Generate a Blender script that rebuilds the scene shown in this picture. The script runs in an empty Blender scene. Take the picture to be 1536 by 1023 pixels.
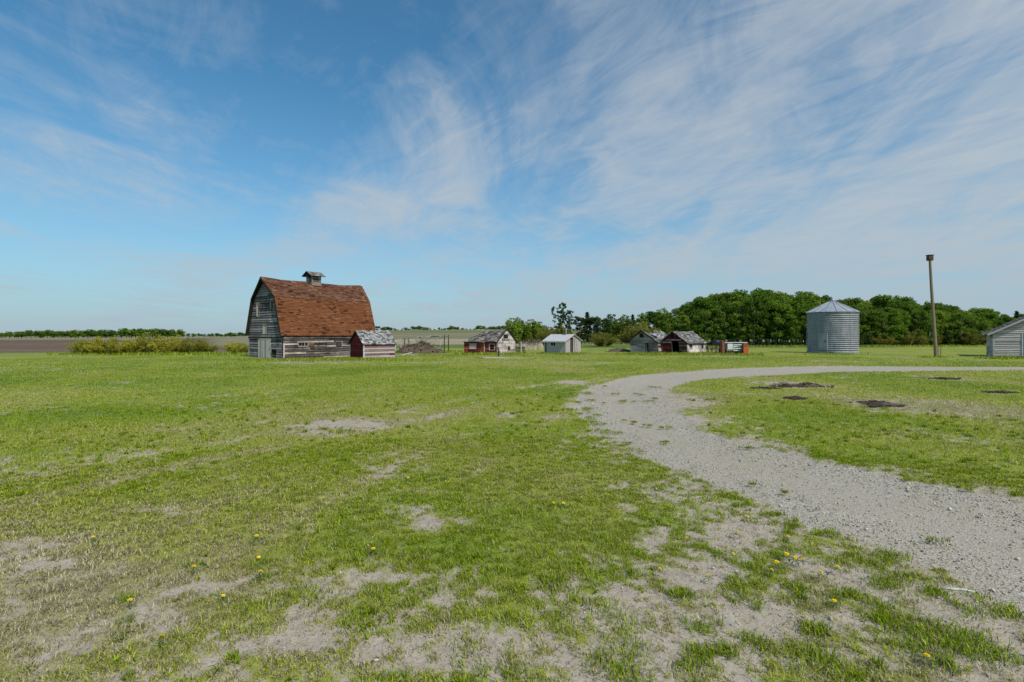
import bpy, math, random
import numpy as np
from mathutils import Vector, Matrix

R = math.radians
scene = bpy.context.scene
COL = scene.collection
H, F, HZ = 2.3, 768.0, 503.0          # eye height, focal length in photo pixels, horizon row
rng = np.random.default_rng(7)
random.seed(7)

# ------------------------------------------------------------------ photo pixel -> place on the ground
def G(px, py):
    y = H * F / (py - HZ)
    return ((px - 768) / F * y, y)
def Zat(py, y):
    return H - (py - HZ) * y / F

# ------------------------------------------------------------------ value noise
def _hash(ix, iy, seed):
    h = (ix.astype(np.int64) * 374761393 + iy.astype(np.int64) * 668265263 + seed * 974634777) & 0xFFFFFFFF
    h = ((h ^ (h >> 13)) * 1274126177) & 0xFFFFFFFF
    h = h ^ (h >> 16)
    return (h & 0xFFFFFF).astype(np.float64) / 0xFFFFFF
def vnoise(x, y, seed=0):
    ix = np.floor(x); iy = np.floor(y)
    fx = x - ix; fy = y - iy
    fx = fx * fx * (3 - 2 * fx); fy = fy * fy * (3 - 2 * fy)
    a = _hash(ix, iy, seed); b = _hash(ix + 1, iy, seed)
    c = _hash(ix, iy + 1, seed); d = _hash(ix + 1, iy + 1, seed)
    return (a * (1 - fx) + b * fx) * (1 - fy) + (c * (1 - fx) + d * fx) * fy
def fbm(x, y, oct=4, seed=0):
    s = 0; a = .5; t = 0
    for k in range(oct):
        s = s + a * vnoise(x * 2 ** k + 17.3 * k, y * 2 ** k - 9.1 * k, seed + k); t += a; a *= .5
    return s / t
def sstep(a, b, x):
    t = np.clip((x - a) / (b - a), 0, 1)
    return t * t * (3 - 2 * t)

# ------------------------------------------------------------------ terrain
def tz(x, y):
    x = np.asarray(x, float); y = np.asarray(y, float)
    d = np.hypot(x, y)
    z = .05 * (fbm(x * .55, y * .55, 3, 3) - .5) * sstep(90, 30, d)
    z = z + .22 * (fbm(x * .09, y * .09, 2, 5) - .5) * sstep(2, 14, d)
    hill = 5.7 * sstep(-165, -88, x) * sstep(160, 70, x) * sstep(105, 330, y)
    hill = hill + 2.0 * (fbm(x * .012, y * .012, 2, 9) - .5) * sstep(150, 400, y) * sstep(-150, -90, x)
    return z + hill
def tz1(x, y):
    return float(tz(np.array([x]), np.array([y]))[0])

# ------------------------------------------------------------------ driveway outline on the ground
_left = [(1960, 1080), (1700, 978), (1536, 915), (1420, 868), (1300, 815), (1220, 788), (1120, 745), (1010, 703), (950, 680), (915, 655), (882, 635),
         (862, 612), (868, 597), (885, 584), (920, 572), (960, 563), (1040, 555.5), (1130, 551), (1230, 549.3), (1270, 548.6), (1536, 550.5), (2300, 552)]
_right = [(2300, 556.5), (1536, 556), (1300, 557), (1150, 562), (1080, 567), (1030, 573), (1005, 584), (1000, 598), (1018, 615), (1040, 633), (1080, 650),
          (1150, 668), (1260, 695), (1400, 722), (1536, 752), (1700, 790), (1960, 850)]
def _smooth(pts):
    p = [np.array(G(*q)) for q in pts]; o = []
    for i in range(len(p) - 1):
        a = p[max(i - 1, 0)]; b = p[i]; c = p[i + 1]; d = p[min(i + 2, len(p) - 1)]
        for t in (0, .34, .67):
            o.append(.5 * (2 * b + (c - a) * t + (2 * a - 5 * b + 4 * c - d) * t * t + (3 * b - a - 3 * c + d) * t ** 3))
    o.append(p[-1]); return o
ROAD = np.array(_smooth(_left) + _smooth(_right))
def road_sd(x, y):
    """signed distance to the driveway outline, positive inside"""
    out = np.full(x.shape, -99.0)
    m = (np.abs(x) < 110) & (y > 0) & (y < 55)
    X = x[m]; Y = y[m]
    best = np.full(X.shape, 1e9); ins = np.zeros(X.shape, bool)
    n = len(ROAD)
    for i in range(n):
        a = ROAD[i]; b = ROAD[(i + 1) % n]
        dx, dy = b - a; L2 = dx * dx + dy * dy + 1e-12
        t = np.clip(((X - a[0]) * dx + (Y - a[1]) * dy) / L2, 0, 1)
        best = np.minimum(best, (X - a[0] - t * dx) ** 2 + (Y - a[1] - t * dy) ** 2)
        c = ((a[1] > Y) != (b[1] > Y))
        with np.errstate(divide='ignore', invalid='ignore'):
            xi = (b[0] - a[0]) * (Y - a[1]) / (b[1] - a[1] + 1e-15) + a[0]
        ins ^= c & (X < xi)
    out[m] = np.sqrt(best) * np.where(ins, 1, -1)
    return out

# bare patches: photo centre, half size, strength, turn
BARE = [(530, 634, 62, 8, .95, .12), (470, 646, 40, 6, .55, .2), (60, 845, 120, 32, .6, .1), (120, 815, 60, 14, .4, .1), (300, 885, 80, 14, .75, .3), (235, 925, 50, 16, .62, .3), (370, 872, 45, 10, .5, .2),
        (455, 970, 70, 16, .55, 0), (590, 985, 100, 24, .42, 0), (740, 975, 110, 40, .38, 0), (40, 900, 120, 30, .5, .1), (120, 950, 90, 26, .4, 0), (642, 783, 36, 12, .6, .3), (220, 758, 55, 9, .5, .2),
        (628, 735, 32, 8, .45, .2), (1050, 865, 70, 34, .7, -.3), (1130, 925, 130, 50, .62, -.2), (1010, 925, 120, 50, .5, 0), (1250, 880, 140, 40, .52, -.4), (1380, 915, 150, 50, .5, -.3), (1300, 990, 240, 40, .42, 0),
        (980, 812, 36, 14, .6, -.3), (1480, 985, 120, 60, .7, -.2), (930, 990, 100, 30, .5, 0), (860, 573, 22, 3, .8, 0), (1110, 800, 70, 24, .35, -.4), (1190, 845, 40, 14, .45, -.4),
        (700, 880, 80, 30, .2, 0), (80, 700, 150, 18, .28, .2), (350, 700, 150, 16, .28, .2), (150, 640, 160, 8, .18, .1), (760, 615, 70, 8, .2, .5), (700, 660, 45, 8, .25, .4),
        (1040, 605, 36, 16, .6, 0), (1060, 630, 40, 10, .42, -.3), (1190, 577, 55, 5, .62, 0), (1320, 607, 50, 6, .66, -.2), (1410, 567, 36, 4, .5, 0), (1430, 700, 90, 8, .2, -.2), (1290, 660, 120, 8, .25, -.2), (480, 541, 60, 2.4, .75, 0), (640, 543, 60, 2.2, .45, 0),
        (760, 537, 60, 1.6, .5, 0), (1085, 535, 40, 1.5, .6, 0), (900, 545, 80, 1.5, .3, 0), (1240, 541, 60, 2, .35, 0)]
_B = []
for (px, py, rx, ry, s, tn) in BARE:
    gx, gy = G(px, py)
    _B.append((gx, gy, rx / F * gy, gy * gy / (H * F) * ry, s, tn))
DIRT_DARK = [(1190, 577, 62, 6), (1195, 597, 24, 4), (1320, 607, 60, 7), (1410, 567, 40, 4), (1500, 588, 30, 4), (1440, 688, 60, 8)]
_D = []
for (px, py, rx, ry) in DIRT_DARK:
    gx, gy = G(px, py); _D.append((gx, gy, rx / F * gy, gy * gy / (H * F) * ry))

TRACKS = []
for pts, off in (([(-250, 800), (0, 738), (200, 694), (450, 650), (650, 613), (800, 585), (900, 566), (1000, 556)], .75), ([(330, 930), (470, 820), (590, 735), (690, 678), (780, 628), (850, 588), (920, 566)], .7)):
    P_ = np.array([G(*q) for q in pts]); Dn = np.gradient(P_, axis=0); Dn /= np.linalg.norm(Dn, axis=1)[:, None]
    for sg_ in (-off, off): TRACKS.append(P_ + np.stack([-Dn[:, 1], Dn[:, 0]], 1) * sg_)
def track_map(x, y):
    o = np.zeros(x.shape)
    m = (y > 1.5) & (y < 50) & (np.abs(x) < 40); X, Y = x[m], y[m]; b = np.full(X.shape, 1e9)
    for T in TRACKS:
        for p, q in zip(T, T[1:]):
            d = q - p; t = np.clip(((X - p[0]) * d[0] + (Y - p[1]) * d[1]) / (d @ d), 0, 1)
            b = np.minimum(b, (X - p[0] - t * d[0]) ** 2 + (Y - p[1] - t * d[1]) ** 2)
    o[m] = np.exp(-b / .075); return o
def ground_maps(x, y):
    """gravel, grass cover, dryness, dark soil on the ground at x, y"""
    d = np.hypot(x, y)
    sd = road_sd(x, y)
    ed = .30 * (fbm(x * 1.6, y * 1.6, 4, 21) - .5) * 2 + .10 * (fbm(x * 7, y * 7, 2, 22) - .5) * 2
    ed = ed * np.clip(.35 + 12 / np.maximum(d, 6), .5, 1.1)
    gravel = sstep(-.12, .22, sd + ed)
    bare = np.zeros(x.shape)
    for (gx, gy, ax, ay, s, tn) in _B:
        dx = x - gx; dy = y - gy
        k = -tn
        dx = dx - dy * tn * .0
        q = ((dx - dy * k * 1.2) / ax) ** 2 + (dy / ay) ** 2
        bare = np.maximum(bare, s * np.exp(-q * .9))
    dark = np.zeros(x.shape)
    for (gx, gy, ax, ay) in _D:
        q = ((x - gx) / ax) ** 2 + ((y - gy) / ay) ** 2
        dark = np.maximum(dark, np.exp(-q))
    dark = sstep(.62, .80, dark * .8 + 1.5 * (fbm(x * 1.9, y * 1.9, 5, 41) - .5) * (dark > .12))
    # worn margin along the near side of the drive
    nearside = (x < 1.5 + .62 * (y - 3)) | (y < 9)
    worn = np.exp(-np.clip(-sd, 0, 9) / np.where(nearside & (y < 13), .95, .32)) * np.where(nearside, .62, .5)
    n1 = fbm(x * .9, y * .9, 4, 31); n2 = fbm(x * 3.3, y * 3.3, 3, 33); n3 = fbm(x * .17, y * .17, 3, 35)
    n4 = fbm(x * 11, y * 11, 3, 37)
    trk = track_map(x, y) * sstep(.25, .6, fbm(x * .35, y * .35, 3, 71))
    c = .98 - .24 * trk - bare * .92 - worn * .85 - .30 * sstep(9, 3.5, d) + 1.0 * (n1 - .5) + .85 * (n2 - .5) + .45 * (n3 - .5) + 1.0 * (n4 - .5)
    cover = sstep(.06, 1.06, c)
    rut = np.exp(-((sd - 1.45 + .5 * (fbm(x * .3, y * .3, 2, 45) - .5)) / .42) ** 2) * (sd > .2)
    cover = cover * (1 - .97 * sstep(.25, .75, gravel)) * (1 - .9 * dark)
    # dryness: lush stripes where wheels do not run, olive elsewhere
    ang = x / np.maximum(y, 1)
    dry = .52 + 1.1 * (fbm(x * .28, y * .2, 4, 51) - .5) + .35 * (fbm(x * 2.2, y * 2.2, 3, 52) - .5)
    lush = np.zeros(x.shape)
    for (px, py, rx, ry, s) in [(640, 740, 90, 50, .5), (760, 650, 70, 40, .4), (840, 590, 50, 14, .35), (200, 560, 340, 20, .35), (560, 575, 220, 16, .25), (1300, 690, 260, 26, .35), (1130, 625, 110, 30, .25), (900, 700, 60, 60, .25), (1130, 840, 120, 50, .45), (560, 830, 140, 30, .25), (480, 531, 300, 3, .5), (330, 535, 60, 4, .5), (1330, 940, 60, 40, .5)]:
        gx, gy = G(px, py)
        q = ((x - gx) / (rx / F * gy)) ** 2 + ((y - gy) / (gy * gy / (H * F) * ry)) ** 2
        lush = np.maximum(lush, s * np.exp(-q))
    dry = dry + .30 * trk - lush * .5 + .20 * sstep(11, 4, d) - .10 * sstep(9, 16, d) + .6 * bare + .25 * worn * (sd > -1.5) * 0
    for (px, py, rx, ry, s) in [(1400, 610, 240, 30, .25), (200, 650, 300, 30, .3), (100, 900, 240, 80, .3), (480, 541, 70, 3, .4), (1060, 600, 60, 30, .3)]:
        gx, gy = G(px, py)
        q = ((x - gx) / (rx / F * gy)) ** 2 + ((y - gy) / (gy * gy / (H * F) * ry)) ** 2
        dry = dry + s * np.exp(-q)
    return gravel, cover, np.clip(dry, 0, 1), dark, sd, rut

# ------------------------------------------------------------------ material helpers
def lin(r, g, b):
    f = lambda c: ((c / 255 + .055) / 1.055) ** 2.4 if c > 10 else c / 255 / 12.92
    return (f(r), f(g), f(b), 1)
class NT:
    def __init__(self, name):
        self.m = bpy.data.materials.new(name); self.m.use_nodes = True
        self.t = self.m.node_tree; self.b = self.t.nodes['Principled BSDF']; self.out = self.t.nodes['Material Output']
    def n(self, kind, **kw):
        o = self.t.nodes.new(kind)
        for k, v in kw.items():
            if k.startswith('i_'):
                o.inputs[k[2:].replace('_', ' ')].default_value = v
            else:
                setattr(o, k, v)
        return o
    def l(self, a, b):
        self.t.links.new(a, b)
    def obj(self, scale=(1, 1, 1)):
        tc = self.n('ShaderNodeTexCoord'); mp = self.n('ShaderNodeMapping'); mp.inputs['Scale'].default_value = scale
        self.l(tc.outputs['Object'], mp.inputs['Vector']); return mp.outputs['Vector']
    def noise(self, vec, scale, detail=4, rough=.55, dist=0):
        o = self.n('ShaderNodeTexNoise'); o.inputs['Scale'].default_value = scale; o.inputs['Detail'].default_value = detail
        o.inputs['Roughness'].default_value = rough; o.inputs['Distortion'].default_value = dist
        if vec is not None: self.l(vec, o.inputs['Vector'])
        return o.outputs['Fac']
    def ramp(self, fac, stops, interp='LINEAR'):
        o = self.n('ShaderNodeValToRGB'); r = o.color_ramp; r.interpolation = interp
        while len(r.elements) < len(stops): r.elements.new(.5)
        for e, (p, c) in zip(r.elements, stops):
            e.position = p; e.color = c if len(c) == 4 else (*c, 1)
        self.l(fac, o.inputs['Fac']); return o.outputs['Color']
    def mix(self, fac, a, b, mode='MIX'):
        o = self.n('ShaderNodeMix'); o.data_type = 'RGBA'; o.blend_type = mode; o.clamp_result = False
        for k, v in ((0, fac), (6, a), (7, b)):
            if isinstance(v, bpy.types.NodeSocket): self.l(v, o.inputs[k])
            elif k == 0: o.inputs[0].default_value = v
            else: o.inputs[k].default_value = v if len(v) == 4 else (*v, 1)
        return o.outputs[2]
    def math(self, op, a, b=0, clamp=False):
        o = self.n('ShaderNodeMath'); o.operation = op; o.use_clamp = clamp
        for k, v in ((0, a), (1, b)):
            if isinstance(v, bpy.types.NodeSocket): self.l(v, o.inputs[k])
            else: o.inputs[k].default_value = v
        return o.outputs[0]
    def attr(self, name):
        o = self.n('ShaderNodeAttribute'); o.attribute_name = name; return o
    def bump(self, h, strength=.4, dist=.02):
        o = self.n('ShaderNodeBump'); o.inputs['Strength'].default_value = strength; o.inputs['Distance'].default_value = dist
        self.l(h, o.inputs['Height']); self.l(o.outputs['Normal'], self.b.inputs['Normal'])
    def done(self, color=None, rough=.9, metal=0, spec=.3):
        if color is not None:
            if isinstance(color, bpy.types.NodeSocket): self.l(color, self.b.inputs['Base Color'])
            else: self.b.inputs['Base Color'].default_value = color if len(color) == 4 else (*color, 1)
        self.b.inputs['Roughness'].default_value = rough; self.b.inputs['Metallic'].default_value = metal
        self.b.inputs['Specular IOR Level'].default_value = spec
        return self.m

WARM = ('barn_board', 'pale_trim', 'grey_board', 'grey_white', 'white_worn', 'barn_side_board')      # boards tinted warm to offset the teal fill light from the sky
def board_mat(name, stops, streak=.5, vertical=False, stain=None):
    """weathered boards: one tone per board (face attribute rnd), grain streaks along the board"""
    if name in WARM: stops = [(p, (c[0] * 1.13, c[1] * 1.0, c[2] * .93)) for p, c in stops]
    t = NT(name)
    v = t.obj((1.2, 1.2, 26) if not vertical else (24, 24, 1.0))
    g = t.noise(v, 1.6, 5, .65)
    v2 = t.obj((1, 1, 1)); p = t.noise(v2, 1.3, 4, .6)
    a = t.attr('rnd').outputs['Fac']
    f = t.math('ADD', a, t.math('MULTIPLY', t.math('SUBTRACT', p, .5), streak), True)
    f = t.math('ADD', f, t.math('MULTIPLY', t.math('SUBTRACT', g, .5), streak * 1.5), True)
    c = t.ramp(f, stops)
    if stain is not None:
        q = t.noise(v2, .9, 5, .7)
        c = t.mix(t.math('MULTIPLY', t.ramp(q, [(.46, (0, 0, 0)), (.62, (1, 1, 1))]), stain[1]), c, stain[0])
    t.bump(g, .5, .01)
    return t.done(c, .92)
def plain_mat(name, col, rough=.8, metal=0, var=.25, scale=6, spec=.3):
    t = NT(name); n = t.noise(t.obj(), scale, 5, .65)
    lo = tuple(c * (1 - var) for c in col[:3]); hi = tuple(min(1, c * (1 + var)) for c in col[:3])
    c = t.ramp(n, [(.3, lo), (.7, hi)]); t.bump(n, .25, .01)
    return t.done(c, rough, metal, spec)

M = {}
# barn
M['barn_board'] = board_mat('barn_board', [(0, (.022, .021, .022)), (.35, (.075, .073, .077)), (.62, (.19, .19, .20)), (.88, (.40, .40, .41)), (1, (.52, .52, .52))], .6)
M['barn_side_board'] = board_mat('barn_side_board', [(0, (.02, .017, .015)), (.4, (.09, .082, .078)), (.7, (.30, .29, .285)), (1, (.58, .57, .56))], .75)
M['dark_wood'] = plain_mat('dark_wood', (.022, .019, .017), .95)
M['pale_trim'] = board_mat('pale_trim', [(0, (.2, .2, .2)), (.5, (.42, .42, .42)), (1, (.6, .6, .59))], .5, True)
M['shingle_brown'] = board_mat('shingle_brown', [(0, (.03, .014, .008)), (.22, (.075, .027, .012)), (.36, (.165, .058, .021)), (.8, (.205, .077, .029)), (1, (.25, .115, .055))], .18)
M['shingle_brown_worn'] = board_mat('shingle_brown_worn', [(0, (.035, .019, .014)), (.22, (.10, .042, .024)), (.5, (.175, .072, .038)), (.85, (.205, .102, .062)), (1, (.27, .17, .12))], .25)
M['shingle_grey'] = board_mat('shingle_grey', [(0, (.05, .048, .045)), (.3, (.19, .185, .18)), (.65, (.32, .315, .31)), (1, (.47, .47, .46))], .45)
M['shingle_grey_dark'] = board_mat('shingle_grey_dark', [(0, (.03, .028, .026)), (.35, (.14, .132, .125)), (.7, (.25, .24, .228)), (1, (.38, .37, .355))], .5)
M['shingle_mossy'] = board_mat('shingle_mossy', [(0, (.05, .042, .036)), (.4, (.20, .18, .16)), (.7, (.35, .33, .30)), (1, (.48, .46, .43))], .5, False, stain=((.035, .028, .022, 1), .8))
M['red_board'] = board_mat('red_board', [(0, (.05, .006, .007)), (.4, (.12, .012, .014)), (.8, (.2, .022, .022)), (1, (.28, .06, .05))], .5)
M['red_faded'] = board_mat('red_faded', [(0, (.06, .008, .01)), (.25, (.11, .018, .02)), (.45, (.22, .12, .12)), (.7, (.36, .31, .30)), (1, (.46, .46, .43))], .3)
M['red_house'] = board_mat('red_house', [(0, (.06, .014, .01)), (.35, (.20, .038, .025)), (.7, (.32, .075, .045)), (1, (.40, .16, .10))], .55)
M['orange_door'] = board_mat('orange_door', [(0, (.14, .03, .015)), (.6, (.30, .075, .032)), (1, (.38, .13, .06))], .5, True)
M['white_worn'] = board_mat('white_worn', [(0, (.08, .075, .07)), (.3, (.30, .29, .285)), (.6, (.52, .51, .51)), (1, (.68, .68, .67))], .6, False, stain=((.10, .09, .08, 1), .6))
M['grey_board'] = board_mat('grey_board', [(0, (.05, .045, .04)), (.35, (.18, .165, .15)), (.7, (.31, .295, .28)), (1, (.44, .43, .42))], .6)
M['grey_white'] = board_mat('grey_white', [(0, (.17, .16, .16)), (.3, (.34, .33, .33)), (.65, (.48, .47, .47)), (1, (.58, .57, .57))], .5)
M['brown_board'] = board_mat('brown_board', [(0, (.04, .025, .018)), (.5, (.15, .085, .055)), (1, (.28, .2, .15))], .6)
M['white_metal'] = plain_mat('white_metal', (.46, .435, .425), .5, .0, .12, 3)
M['white_wall_metal'] = plain_mat('white_wall_metal', (.48, .455, .425), .55, .0, .10, 2)
M['white_roof_metal'] = plain_mat('white_roof_metal', (.50, .49, .50), .5, .0, .1, 3)
M['glass'] = NT('window_glass').done((.02, .022, .025), .12, 0, .6)
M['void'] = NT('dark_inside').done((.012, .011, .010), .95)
M['galv'] = None
def galv(name, base, rough, metal):
    t = NT(name); n = t.noise(t.obj((1, 1, .6)), 2.2, 5, .65); n2 = t.noise(t.obj((6, 6, .35)), 1.5, 3)
    f = t.math('ADD', t.math('MULTIPLY', n, .6), t.math('MULTIPLY', n2, .4))
    lo = tuple(c * .6 for c in base); hi = tuple(c * 1.25 for c in base)
    c = t.ramp(f, [(.33, lo), (.66, hi)])
    c = t.mix(t.math('MULTIPLY', t.ramp(n2, [(.60, (0, 0, 0)), (.72, (1, 1, 1))]), .35), c, (.20, .16, .13, 1))
    return t.done(c, rough, metal, .5)
M['galv'] = galv('galvanised_sheet', (.37, .38, .41), .55, .2)
M['galv_roof'] = galv('galvanised_roof', (.46, .48, .52), .45, .4)
M['pole_wood'] = board_mat('pole_wood', [(0, (.09, .065, .042)), (.5, (.235, .175, .115)), (1, (.36, .29, .21))], .5, True)
M['post_wood'] = board_mat('post_wood', [(0, (.08, .07, .06)), (.5, (.26, .24, .21)), (1, (.5, .48, .43))], .4, True)
M['rust'] = plain_mat('rusty_iron', (.07, .04, .03), .85, .2, .5, 8)
M['dark_iron'] = plain_mat('dark_iron', (.025, .025, .028), .7, .4, .4, 8)
M['blue_paint'] = plain_mat('faded_blue_paint', (.02, .035, .08), .6, 0, .3)
M['orange_paint'] = plain_mat('orange_paint', (.42, .10, .028), .6, 0, .3, 5)
M['orange_brown'] = plain_mat('orange_brown_paint', (.24, .075, .03), .7, 0, .4, 5)
M['white_paint'] = plain_mat('chalky_white_paint', (.58, .6, .62), .6, 0, .2, 6)
M['green_paint'] = plain_mat('mint_green_paint', (.10, .30, .23), .6, 0, .25, 5)
M['soil_dark'] = plain_mat('dark_soil', (.115, .083, .060), .97, 0, .65, 9)
M['twig'] = plain_mat('dry_twig', (.20, .165, .125), .95, 0, .4, 5)
M['tyre'] = plain_mat('tyre_rubber', (.018, .018, .018), .85)

# ------------------------------------------------------------------ scene-graph helpers
def tag(o, label=None, cat=None, group=None, kind=None):
    if label: o['label'] = label
    if cat: o['category'] = cat
    if group: o['group'] = group
    if kind: o['kind'] = kind
    return o
def thing(name, loc, label, cat, rz=0, group=None):
    o = bpy.data.objects.new(name, None); COL.objects.link(o)
    o.location = loc; o.rotation_euler = (0, 0, rz); o.empty_display_size = .3
    return tag(o, label, cat, group)
def copy_tree(o, parent=None):
    c = o.copy(); COL.objects.link(c)
    if parent is not None: c.parent = parent
    for ch in [x for x in COL.objects if x.parent == o]: copy_tree(ch, c)
    return c
def link_mesh(name, me, mats, parent=None, loc=None):
    for m in (mats if isinstance(mats, (list, tuple)) else [mats]): me.materials.append(m)
    o = bpy.data.objects.new(name, me); COL.objects.link(o)
    if parent is not None: o.parent = parent
    if loc is not None: o.location = loc
    return o

class MB:
    """collects faces with a per-face tone; builds ONE mesh object"""
    def __init__(self, xf=None):
        self.v = []; self.f = []; self.r = []; self.mi = []; self.xf = xf; self.sm = []
    def add(self, pts, faces, r=None, mi=0, smooth=False):
        if r is None: r = random.random()
        k = len(self.v); self.v += [tuple(p) for p in pts]
        for f in faces:
            self.f.append(tuple(i + k for i in f)); self.r.append(r); self.mi.append(mi); self.sm.append(smooth)
    def hexa(self, p, r=None, mi=0):      # p: bottom ring 0-3, top ring 4-7
        self.add(p, [(0, 3, 2, 1), (4, 5, 6, 7), (0, 1, 5, 4), (1, 2, 6, 5), (2, 3, 7, 6), (3, 0, 4, 7)], r, mi)
    def obox(self, O, U, N, u0, u1, n0, n1, z0, z1, r=None, mi=0):
        O = Vector(O); U = Vector(U); N = Vector(N); Zv = Vector((0, 0, 1))
        q = [O + U * a + N * b + Zv * c for c in (z0, z1) for a, b in ((u0, n1), (u1, n1), (u1, n0), (u0, n0))]
        self.hexa(q, r, mi)
    def box(self, x0, x1, y0, y1, z0, z1, r=None, mi=0):
        self.obox((0, 0, 0), (1, 0, 0), (0, 1, 0), x0, x1, y0, y1, z0, z1, r, mi)
    def beam(self, a, b, w, h=None, r=None, mi=0):
        a = Vector(a); b = Vector(b); d = (b - a).normalized(); h = h or w
        s = d.cross(Vector((0, 0, 1)))
        s = s.normalized() if s.length > 1e-3 else Vector((1, 0, 0))
        t = s.cross(d)
        q = [p + s * i * w / 2 + t * j * h / 2 for p in (a, b) for i, j in ((-1, -1), (1, -1), (1, 1), (-1, 1))]
        self.hexa(q, r, mi)
    def tube(self, pts, rad, n=8, r=None, mi=0, cap=True):
        pts = [Vector(p) for p in pts]; k0 = []
        V = []; Fs = []
        for i, p in enumerate(pts):
            d = (pts[min(i + 1, len(pts) - 1)] - pts[max(i - 1, 0)]).normalized()
            s = d.cross(Vector((.3, .9, .2))).normalized(); t = s.cross(d)
            for j in range(n):
                a = 2 * math.pi * j / n
                V.append(p + (s * math.cos(a) + t * math.sin(a)) * rad[i])
        for i in range(len(pts) - 1):
            for j in range(n):
                Fs.append((i * n + j, i * n + (j + 1) % n, (i + 1) * n + (j + 1) % n, (i + 1) * n + j))
        self.add(V, Fs, r, mi, True)
        if cap:
            self.add(V[:n][::-1], [tuple(range(n))], r, mi); self.add(V[-n:], [tuple(range(n))], r, mi)
    def build(self, name, mats, parent=None, loc=None, label=None):
        me = bpy.data.meshes.new(name)
        v = self.v if self.xf is None else [self.xf(*p) for p in self.v]
        me.from_pydata(v, [], self.f)
        a = me.attributes.new('rnd', 'FLOAT', 'FACE'); a.data.foreach_set('value', np.array(self.r, np.float32))
        me.polygons.foreach_set('material_index', np.array(self.mi, np.int32))
        me.polygons.foreach_set('use_smooth', np.array(self.sm, bool))
        me.update()
        o = link_mesh(name, me, mats, parent, loc)
        if label: o['label'] = label
        return o

def np_mesh(name, co, tris, attrs=None, corners=3, smooth=False):
    me = bpy.data.meshes.new(name)
    nf = len(tris)
    me.vertices.add(len(co)); me.vertices.foreach_set('co', np.ascontiguousarray(co, np.float32).ravel())
    me.loops.add(nf * corners); me.loops.foreach_set('vertex_index', np.ascontiguousarray(tris, np.int32).ravel())
    me.polygons.add(nf); me.polygons.foreach_set('loop_start', np.arange(0, nf * corners, corners, dtype=np.int32))
    if smooth: me.polygons.foreach_set('use_smooth', np.ones(nf, bool))
    for nm, (typ, dom, data) in (attrs or {}).items():
        a = me.attributes.new(nm, typ, dom)
        a.data.foreach_set('color' if typ == 'FLOAT_COLOR' else 'value', np.ascontiguousarray(data, np.float32).ravel())
    me.update(calc_edges=True)
    return me

# ================================================================== CAMERA, SUN, SKY
cam = bpy.data.cameras.new('camera'); cam.sensor_width = 36; cam.lens = 18.0
cam.shift_y = -8.5 / 1536; cam.clip_end = 12000; cam.clip_start = .05
co = bpy.data.objects.new('camera', cam); COL.objects.link(co)
co.location = (0, 0, H); co.rotation_euler = (R(90), 0, 0); scene.camera = co

SUN_EL = R(48); SX, SY = .58, -.74
sun = bpy.data.lights.new('sun', 'SUN'); sun.energy = 3.45; sun.angle = R(2.0); sun.color = (1, .94, .84)
so = bpy.data.objects.new('sun', sun); COL.objects.link(so)
_d = Vector((SX, SY, 0)).normalized() * math.cos(SUN_EL) + Vector((0, 0, math.sin(SUN_EL)))
so.rotation_euler = _d.to_track_quat('Z', 'Y').to_euler(); so.location = (30, -20, 60)

w = bpy.data.worlds.new('World'); scene.world = w; w.use_nodes = True
wt = w.node_tree
class WT(NT):
    def __init__(self): self.t = wt
W = WT()
bg = wt.nodes['Background']
sky = W.n('ShaderNodeTexSky'); sky.sky_type = 'NISHITA'; sky.sun_disc = False
sky.sun_elevation = SUN_EL; sky.sun_rotation = math.atan2(SX, SY); sky.air_density = 1.0; sky.dust_density = .6; sky.ozone_density = 1.4; sky.altitude = 600
tc = W.n('ShaderNodeTexCoord'); sep = W.n('ShaderNodeSeparateXYZ'); W.l(tc.outputs['Generated'], sep.inputs[0])
zc = W.math('ADD', W.math('MAXIMUM', sep.outputs[2], 0), .05)
cx = W.math('DIVIDE', sep.outputs[0], zc); cy = W.math('DIVIDE', sep.outputs[1], zc)
def cloud_vec(rot, sx, sy, ox=0, oy=0):
    cmb = W.n('ShaderNodeCombineXYZ'); W.l(cx, cmb.inputs[0]); W.l(cy, cmb.inputs[1])
    mp = W.n('ShaderNodeMapping'); mp.vector_type = 'TEXTURE' if False else 'POINT'
    mp.inputs['Rotation'].default_value = (0, 0, rot); mp.inputs['Scale'].default_value = (1, 1, 1); mp.inputs['Location'].default_value = (ox, oy, 0)
    W.l(cmb.outputs[0], mp.inputs[0])
    m2 = W.n('ShaderNodeMapping'); m2.inputs['Scale'].default_value = (sx, sy, 1); W.l(mp.outputs[0], m2.inputs[0])
    return m2.outputs[0]
# broad veils, long streaks, fine fibres
big = W.noise(cloud_vec(R(-42), .75, .30, 3.1, 1.7), 1.0, 4, .55, .6)
mid = W.noise(cloud_vec(R(12), 1.5, .60, 7.3, 2.2), 1.0, 7, .60, 1.3)
fine = W.noise(cloud_vec(R(-30), 5.5, 1.9, 1.1, 5.2), 1.0, 8, .68, 1.6)
def hump(v, c, wd):
    q = W.math('DIVIDE', W.math('SUBTRACT', v, c), wd)
    return W.math('POWER', 2.718, W.math('MULTIPLY', W.math('MULTIPLY', q, q), -1))
band = W.math('MULTIPLY', hump(W.math('ADD', cx, cy), 2.45, .75), .13)       # one long diagonal veil overhead
east = W.math('MULTIPLY', sep.outputs[0], .19)                               # more veil to the east
low = W.math('MULTIPLY', W.math('SUBTRACT', .38, sep.outputs[2]), .24)
den = W.math('ADD', W.math('ADD', W.math('MULTIPLY', big, .58), W.math('MULTIPLY', mid, .80)), W.math('MULTIPLY', fine, .34))
den = W.math('SUBTRACT', W.math('ADD', W.math('ADD', W.math('ADD', den, east), low), band), .285)
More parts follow.
